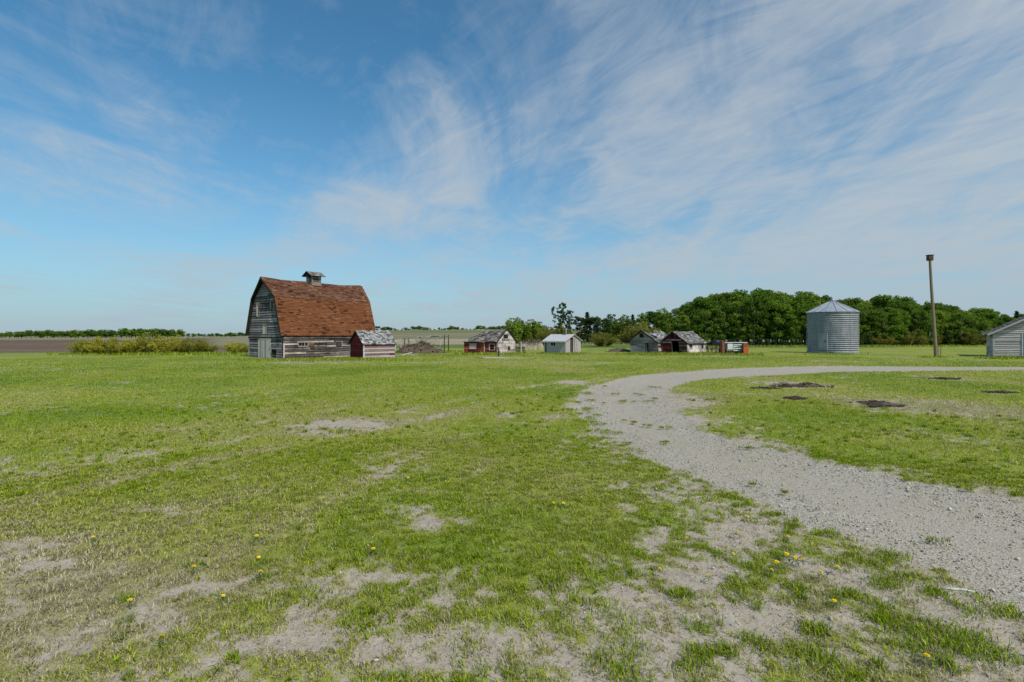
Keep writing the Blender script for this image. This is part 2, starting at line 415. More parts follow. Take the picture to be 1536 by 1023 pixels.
thin = W.math('MULTIPLY', W.math('MULTIPLY', hump(cx, -.55, .6), hump(cy, 2.5, .7)), .085)
thick = W.math('MULTIPLY', W.math('MULTIPLY', hump(cx, 2.9, 1.3), hump(cy, 4.6, 1.7)), .10)
den = W.math('ADD', W.math('SUBTRACT', den, thin), thick)
cl = W.ramp(den, [(.43, (.02, .02, .02)), (.57, (.20, .20, .20)), (.72, (.54, .54, .54)), (.90, (.86, .86, .86))])
tint = W.mix(1.0, sky.outputs[0], (.46, 1.0, 1.13, 1), 'MULTIPLY')
skyc = W.mix(cl, tint, (4.35, 4.75, 5.1, 1))
hzf = W.ramp(sep.outputs[2], [(0, (.95, .95, .95)), (.05, (.75, .75, .75)), (.13, (.45, .45, .45)), (.28, (.12, .12, .12)), (.42, (0, 0, 0))])
skyc = W.mix(hzf, skyc, (3.35, 4.15, 4.8, 1))
W.l(skyc, bg.inputs['Color']); bg.inputs['Strength'].default_value = .112
scene.view_settings.view_transform = 'Standard'; scene.view_settings.look = 'None'
scene.view_settings.exposure = .06; scene.view_settings.gamma = 1
scene.cycles.max_bounces = 6; scene.cycles.transparent_max_bounces = 4

# ================================================================== GROUND
def make_ground():
    rr = [0.0]
    d = 1.1
    while d < 6000:
        rr.append(d); d *= 1.0125 if d < 120 else 1.045
    rr = np.array(rr)
    fine_a = np.linspace(R(-58), R(58), 640); coarse = np.linspace(R(58), R(302), 70)[1:-1]
    th = np.concatenate([fine_a, coarse])
    nr, na = len(rr) - 1, len(th)
    RR, TT = np.meshgrid(rr[1:], th, indexing='ij')
    x = (RR * np.sin(TT)).ravel(); y = (RR * np.cos(TT)).ravel()
    x = np.concatenate([[0], x]); y = np.concatenate([[0], y])
    gr, cv, dr, dk, sd, ru = ground_maps(x, y)
    z = tz(x, y) - .02 * ru - .035 * gr - .012 * (1 - cv) + .05 * dk * fbm(x * 3, y * 3, 3, 77)
    # farmland beyond the yard
    ang = x / np.maximum(y, 1e-3)
    fn = 10 * (fbm(x * .02, y * .02, 2, 61) - .5)
    fm = sstep(66, 70, y + fn * .3 + 4 * np.sin(x * .05)) * sstep(-.36, -.42, ang) * (y > 0)
    plow = np.array([.150, .103, .066]); tan = np.array([.235, .215, .125]); olive = np.array([.155, .16, .07]); green = np.array([.11, .17, .03]); pale = np.array([.33, .27, .18])
    fcol = np.ones((len(x), 3)) * plow
    band = (fbm(x * .004, y * .10, 3, 62) - .5)
    fcol = fcol * (1 + .9 * band)[:, None]
    t = sstep(230, 300, y + 40 * band)[:, None]; fcol = fcol * (1 - t) + tan * t
    t = (sstep(-.62, -.56, ang) * sstep(100, 120, y) )[:, None]; fcol = fcol * (1 - t) + (tan * .9 + olive * .1) * t
    mid = sstep(-.48, -.44, ang) * sstep(.8, .7, ang) * sstep(92, 96, y + fn * .5)
    yy = y + 14 * (fbm(x * .02, y * .004, 2, 63) - .5)
    m = sstep(112, 122, yy)[:, None]
    mc = green * (1 - m) + pale * m
    m = sstep(150, 175, yy)[:, None]; mc = mc * (1 - m) + tan * m
    m = sstep(200, 240, yy)[:, None]; mc = mc * (1 - m) + (olive * .75 + tan * .25) * m
    m = sstep(270, 330, yy)[:, None]; mc = mc * (1 - m) + (olive * .6 + tan * .4) * m
    mc = mc * (1 + .8 * (fbm(x * .008, y * .09, 3, 64) - .5))[:, None]
    fcol = fcol * (1 - mid[:, None]) + mc * mid[:, None]
    fmix = np.clip(fm + mid, 0, 1)
    i0 = (np.arange(nr - 1)[:, None] * na + np.arange(na)[None, :]).ravel() + 1
    j = (np.arange(na) + 1) % na
    i1 = (np.arange(nr - 1)[:, None] * na + j[None, :]).ravel() + 1
    quads = np.stack([i0, i1, i1 + na, i0 + na], 1)[:, ::-1]
    t = NT('ground_soil_grass_gravel')
    P = t.obj()
    n_f = t.noise(P, 38, 4, .7); n_m = t.noise(P, 6.5, 5, .65); n_l = t.noise(P, .8, 5, .6); n_xl = t.noise(P, .12, 3, .5)
    A = lambda k: t.attr(k).outputs['Fac']
    dry = t.math('ADD', A('dry'), t.math('ADD', t.math('MULTIPLY', t.math('SUBTRACT', n_m, .5), 1.0), t.math('MULTIPLY', t.math('SUBTRACT', n_l, .5), .9)), True)
    grass = t.ramp(dry, [(0, (.148, .243, .008)), (.3, (.217, .297, .009)), (.6, (.30, .335, .014)), (.85, (.31, .30, .07)), (1, (.38, .335, .19))])
    n_v = t.noise(P, 120, 3, .75); n_s = t.noise(t.obj((1, .35, 1)), 60, 4, .7, .6)
    thatch = t.ramp(n_s, [(.32, (.12, .095, .060)), (.46, (.24, .205, .13)), (.60, (.42, .37, .25)), (.72, (.52, .46, .34))])
    grass = t.mix(t.ramp(n_v, [(.40, (.42, .42, .42)), (.58, (.03, .03, .03))]), grass, thatch)
    grass = t.mix(t.ramp(n_f, [(.30, (1, 1, 1)), (.55, (0, 0, 0))]), grass, t.mix(.68, grass, (.045, .055, .016, 1)))  # dark flecks put the shade between blades into the turf colour
    soil = t.ramp(t.math('ADD', t.math('MULTIPLY', n_m, .6), t.math('MULTIPLY', n_f, .4)), [(.25, (.28, .232, .175)), (.5, (.415, .353, .28)), (.75, (.54, .472, .385))])
    crk = t.n('ShaderNodeTexVoronoi'); crk.feature = 'DISTANCE_TO_EDGE'; crk.inputs['Scale'].default_value = 5.5; t.l(t.n('ShaderNodeVectorMath', operation='ADD').outputs[0], crk.inputs['Vector'])
    va = crk.inputs['Vector'].links[0].from_node; nz_ = t.n('ShaderNodeTexNoise'); nz_.inputs['Scale'].default_value = 9; t.l(P, nz_.inputs['Vector']); vs_ = t.n('ShaderNodeVectorMath', operation='SCALE'); vs_.inputs['Scale'].default_value = .16; t.l(nz_.outputs['Color'], vs_.inputs[0]); t.l(P, va.inputs[0]); t.l(vs_.outputs[0], va.inputs[1])
    soil = t.mix(t.ramp(crk.outputs['Distance'], [(0, (.5, .5, .5)), (.035, (0, 0, 0))]), soil, (.16, .13, .10, 1))
    vor = t.n('ShaderNodeTexVoronoi'); vor.inputs['Scale'].default_value = 42; t.l(P, vor.inputs['Vector'])
    vor2 = t.n('ShaderNodeTexVoronoi'); vor2.inputs['Scale'].default_value = 11; t.l(P, vor2.inputs['Vector'])
    sc = t.n('ShaderNodeSeparateColor'); t.l(vor.outputs['Color'], sc.inputs[0])
    gcol = t.ramp(sc.outputs[0], [(0, (.28, .245, .195)), (.25, (.405, .362, .30)), (.7, (.485, .442, .372)), (1, (.61, .57, .495))])
    gcol = t.mix(t.ramp(vor.outputs['Distance'], [(.35, (0, 0, 0)), (.75, (.4, .4, .4))]), gcol, (.18, .16, .13, 1))
    gcol = t.mix(t.ramp(n_m, [(.58, (0, 0, 0)), (.72, (.55, .55, .55))]), gcol, (.20, .18, .15, 1))
    gcol = t.mix(t.ramp(n_l, [(.40, (0, 0, 0)), (.66, (.55, .55, .55))]), gcol, (.40, .34, .26, 1))
    gcol = t.mix(t.math('MULTIPLY', A('rut'), t.ramp(n_m, [(.2, (.9, .9, .9)), (.8, (.35, .35, .35))])), gcol, t.ramp(n_f, [(.3, (.33, .285, .225)), (.7, (.46, .41, .335))]))
    cvf = t.math('ADD', A('cover'), t.math('ADD', t.math('MULTIPLY', t.math('SUBTRACT', n_f, .5), .9), t.math('MULTIPLY', t.math('SUBTRACT', n_m, .5), .6)))
    cvf = t.ramp(cvf, [(.22, (0, 0, 0)), (.72, (1, 1, 1))])
    c = t.mix(cvf, soil, grass)
    gvf = t.ramp(t.math('ADD', A('gravel'), t.math('MULTIPLY', t.math('SUBTRACT', n_m, .5), .7)), [(.35, (0, 0, 0)), (.6, (1, 1, 1))])
    c = t.mix(gvf, c, gcol)
    dkf = t.ramp(t.math('ADD', A('dark'), t.math('MULTIPLY', t.math('SUBTRACT', n_m, .5), .8)), [(.4, (0, 0, 0)), (.6, (1, 1, 1))])
    c = t.mix(dkf, c, (.15, .115, .082, 1))
    fc = t.attr('fcol').outputs['Color']
    fc = t.mix(1.0, fc, t.ramp(n_l, [(.3, (.75, .75, .75)), (.7, (1.2, 1.2, 1.2))]), 'MULTIPLY')
    c = t.mix(A('fmix'), c, fc)
    hgt = t.math('ADD', t.math('MULTIPLY', n_f, .5), t.math('MULTIPLY', n_m, 1.2))
    hgt = t.math('ADD', hgt, t.math('MULTIPLY', t.math('MULTIPLY', vor.outputs['Distance'], A('gravel')), -.6))
    t.bump(hgt, .55, .035)
    t.done(c, .95, 0, .15)
    co3 = np.stack([x, y, z], 1)
    fg = gr[quads].mean(1); ff = fmix[quads].mean(1)
    part = np.where(fg > .5, 1, np.where(ff > .5, 2, 0))
    for k, nm in ((0, 'ground'), (1, 'driveway'), (2, 'field')):
        q = quads[part == k]; used, inv = np.unique(q, return_inverse=True); q = inv.reshape(q.shape)
        at = {n: ('FLOAT', 'POINT', v[used]) for n, v in (('cover', cv), ('gravel', gr), ('dry', dr), ('dark', dk), ('rut', ru), ('fmix', fmix))}
        at['fcol'] = ('FLOAT_COLOR', 'POINT', np.concatenate([fcol, np.ones((len(x), 1))], 1)[used])
        tag(link_mesh(nm, np_mesh(nm, co3[used], q, at, 4, True), t.m), kind='structure')
make_ground()

# ================================================================== GRASS, STONES
def leaf_material(name, rough=.6, transl=.3, objvar=0.0):
    t = NT(name); c = t.attr('col').outputs['Color']
    if objvar:
        oi = t.n('ShaderNodeObjectInfo')
        c = t.mix(oi.outputs['Random'], t.mix(1, c, (1 - objvar, 1 - objvar * .9, 1 - objvar * .6, 1), 'MULTIPLY'), t.mix(1, c, (1 + objvar * 1.2, 1 + objvar, 1 + objvar * .5, 1), 'MULTIPLY'))
    df = t.n('ShaderNodeBsdfDiffuse'); tr = t.n('ShaderNodeBsdfTranslucent'); mx = t.n('ShaderNodeMixShader'); mx.inputs[0].default_value = transl
    t.l(c, df.inputs[0]); t.l(c, tr.inputs[0]); t.l(df.outputs[0], mx.inputs[1]); t.l(tr.outputs[0], mx.inputs[2]); t.l(mx.outputs[0], t.out.inputs[0])
    return t.m
GRASS_M = leaf_material('grass_blade', transl=.25)
def blades(name, x, y, L, wd, dry, seg2, lean=(.5, 1.35)):
    n = len(x); z = tz(x, y)
    ph = rng.uniform(0, 2 * np.pi, n); th = rng.uniform(lean[0], lean[1], n)
    dx = np.cos(ph); dy = np.sin(ph); sx = -dy; sy = dx
    b = np.stack([x, y, z - .008], 1); s = np.stack([sx, sy, np.zeros(n)], 1) * (wd / 2)[:, None]
    def at(f, k):
        return b + np.stack([dx * np.sin(th * k) * L * f, dy * np.sin(th * k) * L * f, np.cos(th * k) * L * f + .004], 1)
    tip = at(1, 1.0)
    if seg2:
        mid = at(.55, .6)
        co = np.stack([b - s, b + s, mid - s * .8, mid + s * .8, tip], 1).reshape(-1, 3)
        t0 = np.array([[0, 1, 3], [0, 3, 2], [2, 3, 4]]); k = 5
    else:
        co = np.stack([b - s, b + s, tip], 1).reshape(-1, 3); t0 = np.array([[0, 1, 2]]); k = 3
    tris = (np.arange(n)[:, None, None] * k + t0[None]).reshape(-1, 3)
    r = np.clip(dry + rng.normal(0, .22, n), 0, 1)[:, None]
    stops = np.array([[.158, .262, .010], [.255, .36, .012], [.37, .425, .019], [.40, .39, .11], [.54, .48, .32]])
    p = r[:, 0] * 3.999; i = p.astype(int); f = (p - i)[:, None]
    c = stops[i] * (1 - f) + stops[i + 1] * f
    dead = rng.random(n) < (.05 + .22 * dry) * np.where(np.hypot(x, y) > 9, .45, 1)
    c[dead] = np.array([.46, .40, .27]) * rng.uniform(.6, 1.1, (dead.sum(), 1))
    c = c * rng.uniform(.45, 1.35, (n, 1))
    col = np.repeat(np.concatenate([c, np.ones((n, 1))], 1), k, axis=0)
    me = np_mesh(name, co, tris, {'col': ('FLOAT_COLOR', 'POINT', col)})
    tag(link_mesh(name, me, GRASS_M), 'short trodden grass growing over the farmyard', 'grass', kind='stuff')
def scatter(d0, d1, dens, amax=54):
    n = int(dens * (d1 * d1 - d0 * d0) * R(amax))
    d = np.sqrt(rng.uniform(d0 * d0, d1 * d1, n)); a = rng.uniform(-R(amax), R(amax), n)
    return d * np.sin(a), d * np.cos(a)
def lawn():
    for (d0, d1, dens, L, wd, seg) in ((2.6, 6.5, 9500, .040, .0050, True), (6.5, 12, 4600, .044, .0075, True), (12, 22, 1500, .052, .013, False), (22, 40, 330, .055, .024, False), (40, 66, 80, .06, .045, False)):
        x, y = scatter(d0, d1, dens)
        gr, cv, dr, dk, sd, ru = ground_maps(x, y)
        clump = fbm(x * 9, y * 9, 2, 91)
        keep = rng.random(len(x)) < np.clip(cv * (.22 + 1.3 * sstep(.33, .68, clump)), 0, 1)
        keep &= ~((x / y < -.41) & (y > 64))
        x, y, dr, clump, cv = x[keep], y[keep], dr[keep], clump[keep], cv[keep]
        tall = .65 + .8 * clump * cv + .35 * (fbm(x * .8, y * .8, 2, 93) - .5)
        if d1 < 14:                                     # low matted leaves and straw lying on the soil
            j = rng.random(len(x)) < .55
            blades('grass', x[j] + rng.normal(0, .02, j.sum()), y[j] + rng.normal(0, .02, j.sum()), L * .75 * rng.uniform(.5, 1.4, j.sum()), wd * rng.uniform(.7, 1.3, j.sum()), np.clip(dr[j] + .22, 0, 1), seg, (1.15, 1.52))
        blades('grass', x, y, L * tall * rng.uniform(.6, 1.5, len(x)), wd * rng.uniform(.7, 1.4, len(x)), dr, seg)
    for nm, nn, d0, d1, k0, k1, l0, l1, w0, ln, dm in (('rosette', 1500, 2.8, 15, 5, 9, .045, .10, .013, (1.05, 1.5), .18), ('clump', 900, 2.8, 20, 25, 60, .05, .11, .006, (.15, 1.2), .2), ('dry', 500, 2.8, 16, 20, 50, .04, .09, .005, (.5, 1.4), .85)):
        x, y = scatter(d0, d1, nn / ((d1 * d1 - d0 * d0) * R(54))); x = x[rng.random(len(x)) < 1]; n_ = len(x); y = y[:n_]
        gr, cv, dr, dk, sd, ru = ground_maps(x, y); kk = (cv > .25) & (gr < .4) & (fbm(x * .5, y * .5, 3, 83) > .42); x, y = x[kk], y[kk]
        cnt = rng.integers(k0, k1, len(x)); X = np.repeat(x, cnt); Y = np.repeat(y, cnt); sp = np.repeat(rng.uniform(.012, .05, len(x)), cnt) * (.3 if nm == 'rosette' else 1)
        m = len(X); sc_ = np.maximum(1, np.hypot(X, Y) / 9)
        blades('grass', X + rng.normal(0, 1, m) * sp, Y + rng.normal(0, 1, m) * sp, rng.uniform(l0, l1, m), w0 * rng.uniform(.7, 1.3, m) * sc_, np.clip(np.repeat(rng.normal(dm, .12, len(x)), cnt) + rng.normal(0, .06, m), 0, 1), True, ln)
    for d0, d1, dens in ((2.6, 7, 420), (7, 14, 160)):       # dead straws and crumbs lying on bare soil
        x, y = scatter(d0, d1, dens); gr, cv, dr, dk, sd, ru = ground_maps(x, y)
        k = rng.random(len(x)) < (1 - cv) * np.where(gr > .5, .10, 1)
        x, y = x[k], y[k]; blades('grass', x, y, rng.uniform(.015, .06, len(x)), rng.uniform(.0025, .006, len(x)) * np.maximum(1, np.hypot(x, y) / 6), np.clip(rng.normal(.9, .25, len(x)), 0, 1), True, (1.3, 1.55))
    # separate tufts at the edge of the gravel and out on it: photo centre, radius (m), blades
    T = [(1085, 742, .16, 150), (1108, 756, .14, 130), (1150, 772, .2, 160), (1185, 789, .12, 120), (1232, 801, .15, 150), (1330, 840, .20, 240), (1288, 833, .08, 90), (1130, 723, .05, 40), (1180, 738, .06, 30), (1405, 810, .10, 40),
         (960, 685, .16, 120), (990, 715, .2, 140), (950, 673, .2, 90), (935, 662, .16, 80), (1118, 672, .09, 60), (1075, 640, .1, 40), (930, 628, .12, 50), (952, 632, .1, 60), (972, 635, .12, 60), (1000, 640, .1, 50), (1002, 660, .1, 70),
         (868, 603, .25, 120), (866, 612, .3, 140), (884, 622, .3, 120), (892, 633, .3, 130), (905, 645, .3, 140), (890, 590, .25, 90), (912, 580, .3, 90), (905, 606, .12, 50), (940, 602, .16, 70), (975, 602, .14, 60), (980, 597, .14, 50), (925, 592, .2, 60), (960, 592, .2, 60), (985, 580, .25, 70), (890, 600, .14, 50), (900, 620, .14, 60), (875, 617, .2, 90), (880, 628, .2, 90), (895, 640, .22, 100),
         (1320, 870, .28, 320), (1410, 890, .16, 170), (1500, 912, .26, 330), (1440, 955, .3, 420), (1340, 930, .26, 380), (1390, 960, .26, 360), (1290, 905, .2, 220), (1200, 880, .22, 240), (1240, 960, .22, 200), (1150, 960, .2, 200), (1040, 990, .2, 240), (930, 1000, .3, 260), (690, 1000, .28, 300), (1250, 1000, .22, 240),
         (1100, 880, .14, 120), (1020, 885, .16, 160), (900, 930, .3, 240), (1130, 905, .1, 80), (1060, 940, .12, 90), (1090, 985, .16, 140), (560, 930, .25, 180), (460, 900, .3, 180), (830, 860, .3, 180)]
    xs, ys, Ls = [], [], []
    for (px, py, r, n) in T:
        px += rng.normal(0, 3); py += rng.normal(0, 1.0); f_ = rng.uniform(.35, 1.35) if py < 700 else rng.uniform(.75, 1.25); r *= f_; n = int(n * f_ ** 1.4) + 6
        gx, gy = G(px, py)
        k = int(rng.integers(3, 8))
        c0 = rng.normal(0, r * .55, (k, 2))
        ci = rng.integers(0, k, n * 2)
        q = c0[ci] + rng.normal(0, r * .28, (n * 2, 2))
        xs.append(gx + q[:, 0]); ys.append(gy + q[:, 1]); Ls.append(rng.uniform(.03, .08, n * 2) * (1 if py > 690 else .75))
    x = np.concatenate(xs); y = np.concatenate(ys); L = np.concatenate(Ls)
    blades('grass', x, y, L, .0062 * np.maximum(1, np.hypot(x, y) / 7) * rng.uniform(.7, 1.3, len(x)), np.clip(rng.normal(.25, .14, len(x)), 0, 1), True, (.3, 1.35))
    # taller grass along the foot of the buildings and the wood
    E_ = []
    for (px0, px1, py, n, hgt) in ((420, 595, 539, 2600, .26), (690, 780, 531.5, 1600, .3), (940, 1128, 532, 2800, .3), (812, 875, 531, 900, .22), (1475, 1540, 536, 900, .25), (372, 600, 540, 2600, .22), (690, 790, 531, 1500, .22), (812, 880, 531, 900, .18), (940, 1130, 532.5, 3200, .24), (1200, 1295, 531, 900, .16), (1380, 1425, 535, 300, .18), (1470, 1560, 536, 900, .2), (1020, 1490, 519.5, 9000, .38), (95, 380, 532, 4200, .35), (600, 700, 528, 1500, .3), (860, 1000, 517, 1500, .5)):
        p = (px0 + px1) / 2 + (px1 - px0) * .58 * np.clip(rng.normal(0, .5, n), -1, 1); n_ = n; yy = H * F / (py - HZ) * (1 + rng.normal(0, .03, n))
        E_.append(((p - 768) / F * yy, yy, hgt * rng.uniform(.4, 1.3, n)))
    x = np.concatenate([e[0] for e in E_]); y = np.concatenate([e[1] for e in E_]); L = np.concatenate([e[2] for e in E_])
    blades('grass', x, y, L, .0007 * np.hypot(x, y) * rng.uniform(.6, 1.2, len(x)), np.clip(rng.normal(.28, .25, len(x)), 0, 1), True, (.1, .9))
lawn()

def stones():
    o8 = np.array([[1, 0, 0], [-1, 0, 0], [0, 1, 0], [0, -1, 0], [0, 0, 1], [0, 0, -1]], float)
    t8 = np.array([[0, 2, 4], [2, 1, 4], [1, 3, 4], [3, 0, 4], [2, 0, 5], [1, 2, 5], [3, 1, 5], [0, 3, 5]])
    X, Y, S = [], [], []
    for d0, d1, dens, s0, s1 in ((2.6, 7, 900, .004, .012), (7, 13, 330, .007, .018), (13, 24, 70, .012, .026)):
        x, y = scatter(d0, d1, dens)
        gr, cv, dr, dk, sd, ru = ground_maps(x, y)
        pr = np.where(gr > .5, .95 - .75 * ru, np.where(sd > -2.2, .45, .22) * (1 - cv))
        k = rng.random(len(x)) < pr
        x, y = x[k], y[k]; X.append(x); Y.append(y)
        S.append(s0 * (s1 / s0) ** (rng.random(len(x)) ** 1.6) * np.where(rng.random(len(x)) < .02, rng.uniform(1.5, 2.6, len(x)), 1))
    x = np.concatenate(X); y = np.concatenate(Y); s = np.concatenate(S); n = len(x)
    q_ = ground_maps(x, y); gr, ru = q_[0], q_[5]
    z = tz(x, y) - .02 * ru - .035 * gr - .008
    sc = np.stack([s * rng.uniform(.8, 1.5, n), s * rng.uniform(.6, 1.1, n), s * rng.uniform(.4, .8, n)], 1)
    v = o8[None] * sc[:, None, :] * rng.uniform(.65, 1.2, (n, 6, 1)) + rng.normal(0, .18, (n, 6, 3)) * s[:, None, None]
    a = rng.uniform(0, 6.28, n); ca, sa = np.cos(a)[:, None], np.sin(a)[:, None]
    vx = v[..., 0] * ca - v[..., 1] * sa; vy = v[..., 0] * sa + v[..., 1] * ca
    co = np.stack([vx + x[:, None], vy + y[:, None], v[..., 2] + (z + s * .35)[:, None]], 2).reshape(-1, 3)
    tr = (np.arange(n)[:, None, None] * 6 + t8[None]).reshape(-1, 3)
    base = np.array([.46, .42, .36]) * rng.uniform(.45, 1.45, (n, 1)) * np.stack([rng.uniform(.96, 1.06, n), np.ones(n), rng.uniform(.9, 1.04, n)], 1)
    col = np.repeat(np.concatenate([base, np.ones((n, 1))], 1), 6, axis=0)
    t = NT('gravel_stone'); t.done(t.attr('col').outputs['Color'], .9, 0, .2)
    tag(link_mesh('gravel', np_mesh('gravel', co, tr, {'col': ('FLOAT_COLOR', 'POINT', col)}), t.m), 'loose pale gravel stones on the curving driveway', 'gravel', kind='stuff')
stones()

# ================================================================== BUILDINGS
def subtract(iv, a, b):
    o = []
    for (p, q) in iv:
        if b <= p or a >= q: o.append((p, q)); continue
        if a > p: o.append((p, a))
        if b < q: o.append((b, q))
    return o
def span_of(prof):
    """outline (left eave ... ridge ... right eave) -> width at height z"""
    k = max(range(len(prof)), key=lambda i: prof[i][1])
    def f(z):
        def side(pts):
            if z <= pts[0][1]: return pts[0][0]
            for (x0, z0), (x1, z1) in zip(pts, pts[1:]):
                if z <= z1: return x0 + (x1 - x0) * (z - z0) / max(z1 - z0, 1e-6)
            return pts[-1][0]
        return side(prof[:k + 1]), side(list(reversed(prof[k:])))
    return f
def siding(mb, O, U, N, z0, z1, course, span, opens=(), rs=None, plank=(1.6, 4.5), t=.03, missing=0.0, breaks=(), wob=.012, mi=0, gap=.006):
    O = Vector(O); U = Vector(U); N = Vector(N); Zv = Vector((0, 0, 1))
    z = z0; row = 0
    while z < z1 - .02:
        zt = min(z + course, z1); zm = (z + zt) / 2
        a0, b0 = span(z); a1, b1 = span(zt)
        iv = [(min(a0, a1), max(b0, b1))]
        for (oa, ob, c0, c1) in opens:
            if c0 < zm < c1: iv = subtract(iv, oa, ob)
        for (p, q) in iv:
            u = p
            while u < q - .01:
                e = min(u + random.uniform(*plank), q)
                if q - e < .5: e = q
                r = rs(row, zm, (u + e) / 2) if rs else random.random()
                if random.random() >= missing:
                    def edge(uu, lo):
                        a, b = (a0, b0) if lo else (a1, b1)
                        return min(max(uu, a), b)
                    g = .004; j0 = random.uniform(-wob, wob); j1 = random.uniform(-wob, wob); tt = t * random.uniform(.8, 1.5)
                    zb = z - .012; zq = zt - gap
                    pts = []
                    for (zz, lo, nn, jj) in ((zb, True, tt, 0), (zq, False, .008, 0)):
                        for (uu, n2, sg) in ((u + g, nn, j0), (e - g, nn, j1), (e - g, -.012, j1), (u + g, -.012, j0)):
                            pts.append(O + U * edge(uu, lo) + N * n2 + Zv * (zz + sg))
                    mb.hexa(pts, r, mi)
                u = e
        z = zt; row += 1
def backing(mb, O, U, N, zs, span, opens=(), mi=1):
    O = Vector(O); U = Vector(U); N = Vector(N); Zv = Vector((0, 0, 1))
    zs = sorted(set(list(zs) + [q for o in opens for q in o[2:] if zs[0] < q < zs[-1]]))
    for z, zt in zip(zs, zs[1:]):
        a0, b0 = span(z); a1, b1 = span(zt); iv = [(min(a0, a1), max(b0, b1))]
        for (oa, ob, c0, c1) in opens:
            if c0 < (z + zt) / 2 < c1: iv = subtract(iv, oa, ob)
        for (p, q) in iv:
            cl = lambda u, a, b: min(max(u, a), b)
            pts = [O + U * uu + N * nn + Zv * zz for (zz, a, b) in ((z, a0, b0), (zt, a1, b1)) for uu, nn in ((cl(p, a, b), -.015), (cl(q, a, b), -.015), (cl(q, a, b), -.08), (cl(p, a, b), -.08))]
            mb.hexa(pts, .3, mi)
def roof_slope(mb, A, B, C, D, rows, wid, sag=None, missing=0.0, mi=0, deck_mi=1, rs=None, th=.02, holes=(), rough=1.0):
    """A-B eave, D-C ridge; shingles laid in rows over a deck"""
    A, B, C, D = map(Vector, (A, B, C, D))
    n = (B - A).cross(D - A).normalized()
    def P(s, t, h=0):
        p = (A * (1 - s) + B * s) * (1 - t) + (D * (1 - s) + C * s) * t
        if sag: p = p + Vector((0, 0, sag(s, t)))
        return p + n * h
    ns, nt = (12, 6) if sag else (4, 3)
    V = []; Fs = []
    for h in (-.005, -.06):
        for i in range(ns + 1):
            for j in range(nt + 1): V.append(P(i / ns, j / nt, h))
    w_ = nt + 1; k = (ns + 1) * w_
    for i in range(ns):
        for j in range(nt):
            if any(a < (i + .5) / ns < b and c < (j + .5) / nt < d for a, b, c, d in holes): continue
            a = i * w_ + j
            Fs += [(a, a + w_, a + w_ + 1, a + 1), (k + a, k + a + 1, k + a + w_ + 1, k + a + w_)]
    for i in range(ns):
        a = i * w_; b = a + nt
        Fs += [(a, k + a, k + a + w_, a + w_), (b, b + w_, k + b + w_, k + b)]
    for j in range(nt):
        a = j; b = ns * w_ + j
        Fs += [(a, a + 1, k + a + 1, k + a), (b, k + b, k + b + 1, b + 1)]
    mb.add(V, Fs, .3, deck_mi)
    Ls = (B - A).length
    for j in range(rows):
        t0 = j / rows; t1 = (j + 1.06) / rows; s = 0; first = True
        while s < 1 - 1e-4:
            e = min(s + wid * random.uniform(.55, 1.5) / Ls, 1)
            if 1 - e < .25 * wid / Ls: e = 1
            ok = random.random() >= missing and not any(a < (s + e) / 2 < b and c < (t0 + t1) / 2 < d for a, b, c, d in holes)
            if ok:
                g = .006 / Ls; up = th * random.uniform(.8, 1.6 * rough); jt = random.uniform(-.05, .05) / rows * rough
                q = [P(s + g, t0 + jt - .012 / rows, up), P(e - g, t0 + jt - .012 / rows, up * random.uniform(.8, 1.2)), P(e - g, min(t1, 1), .004), P(s + g, min(t1, 1), .004)]
                b0 = P(s + g, t0 + jt - .012 / rows, 0); b1 = P(e - g, t0 + jt - .012 / rows, 0)
                r = rs(j / rows, (s + e) / 2) if rs else random.random()
                mb.add(q + [b0, b1], [(0, 1, 2, 3), (4, 5, 1, 0), (0, 3, 4), (1, 5, 2)], r, mi)
            s = e
def window(root, O, U, N, a, b, z0, z1, fmat, pane='glass', fw=.09, bars=(1, 1), proud=.06, xf=None, label=None, board=None):
    mb = MB(xf); o = lambda *k: mb.obox(O, U, N, *k)
    o(a - fw, a + .01, -.04, proud, z0 - fw, z1 + fw); o(b - .01, b + fw, -.04, proud, z0 - fw, z1 + fw)
    o(a + .012, b - .012, -.04, proud - .004, z1 - .01, z1 + fw - .004); o(a + .012, b - .012, -.04, proud + .03, z0 - fw + .003, z0 + .01)
    for i in range(1, bars[0]):
        u = a + (b - a) * i / bars[0]; o(u - .02, u + .02, -.03, .03, z0 + .012, z1 - .012)
    for i in range(1, bars[1]):
        z = z0 + (z1 - z0) * i / bars[1]; o(a + .012, b - .012, -.026, .026, z - .02, z + .02)
    f = mb.build('window', M[fmat], root, label=label)
    p = MB(xf)
    if board:
        n = max(2, int((z1 - z0) / .2))
        for i in range(n):
            p.obox(O, U, N, a + .013, b - .013, -.028, .018 + .01 * random.random(), z0 + (z1 - z0) * i / n + .014, z0 + (z1 - z0) * (i + 1) / n - .008)
        p.build('shutter_board', M[board], f)
    elif pane:
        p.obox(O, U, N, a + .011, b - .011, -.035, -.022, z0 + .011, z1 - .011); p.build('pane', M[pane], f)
    return f
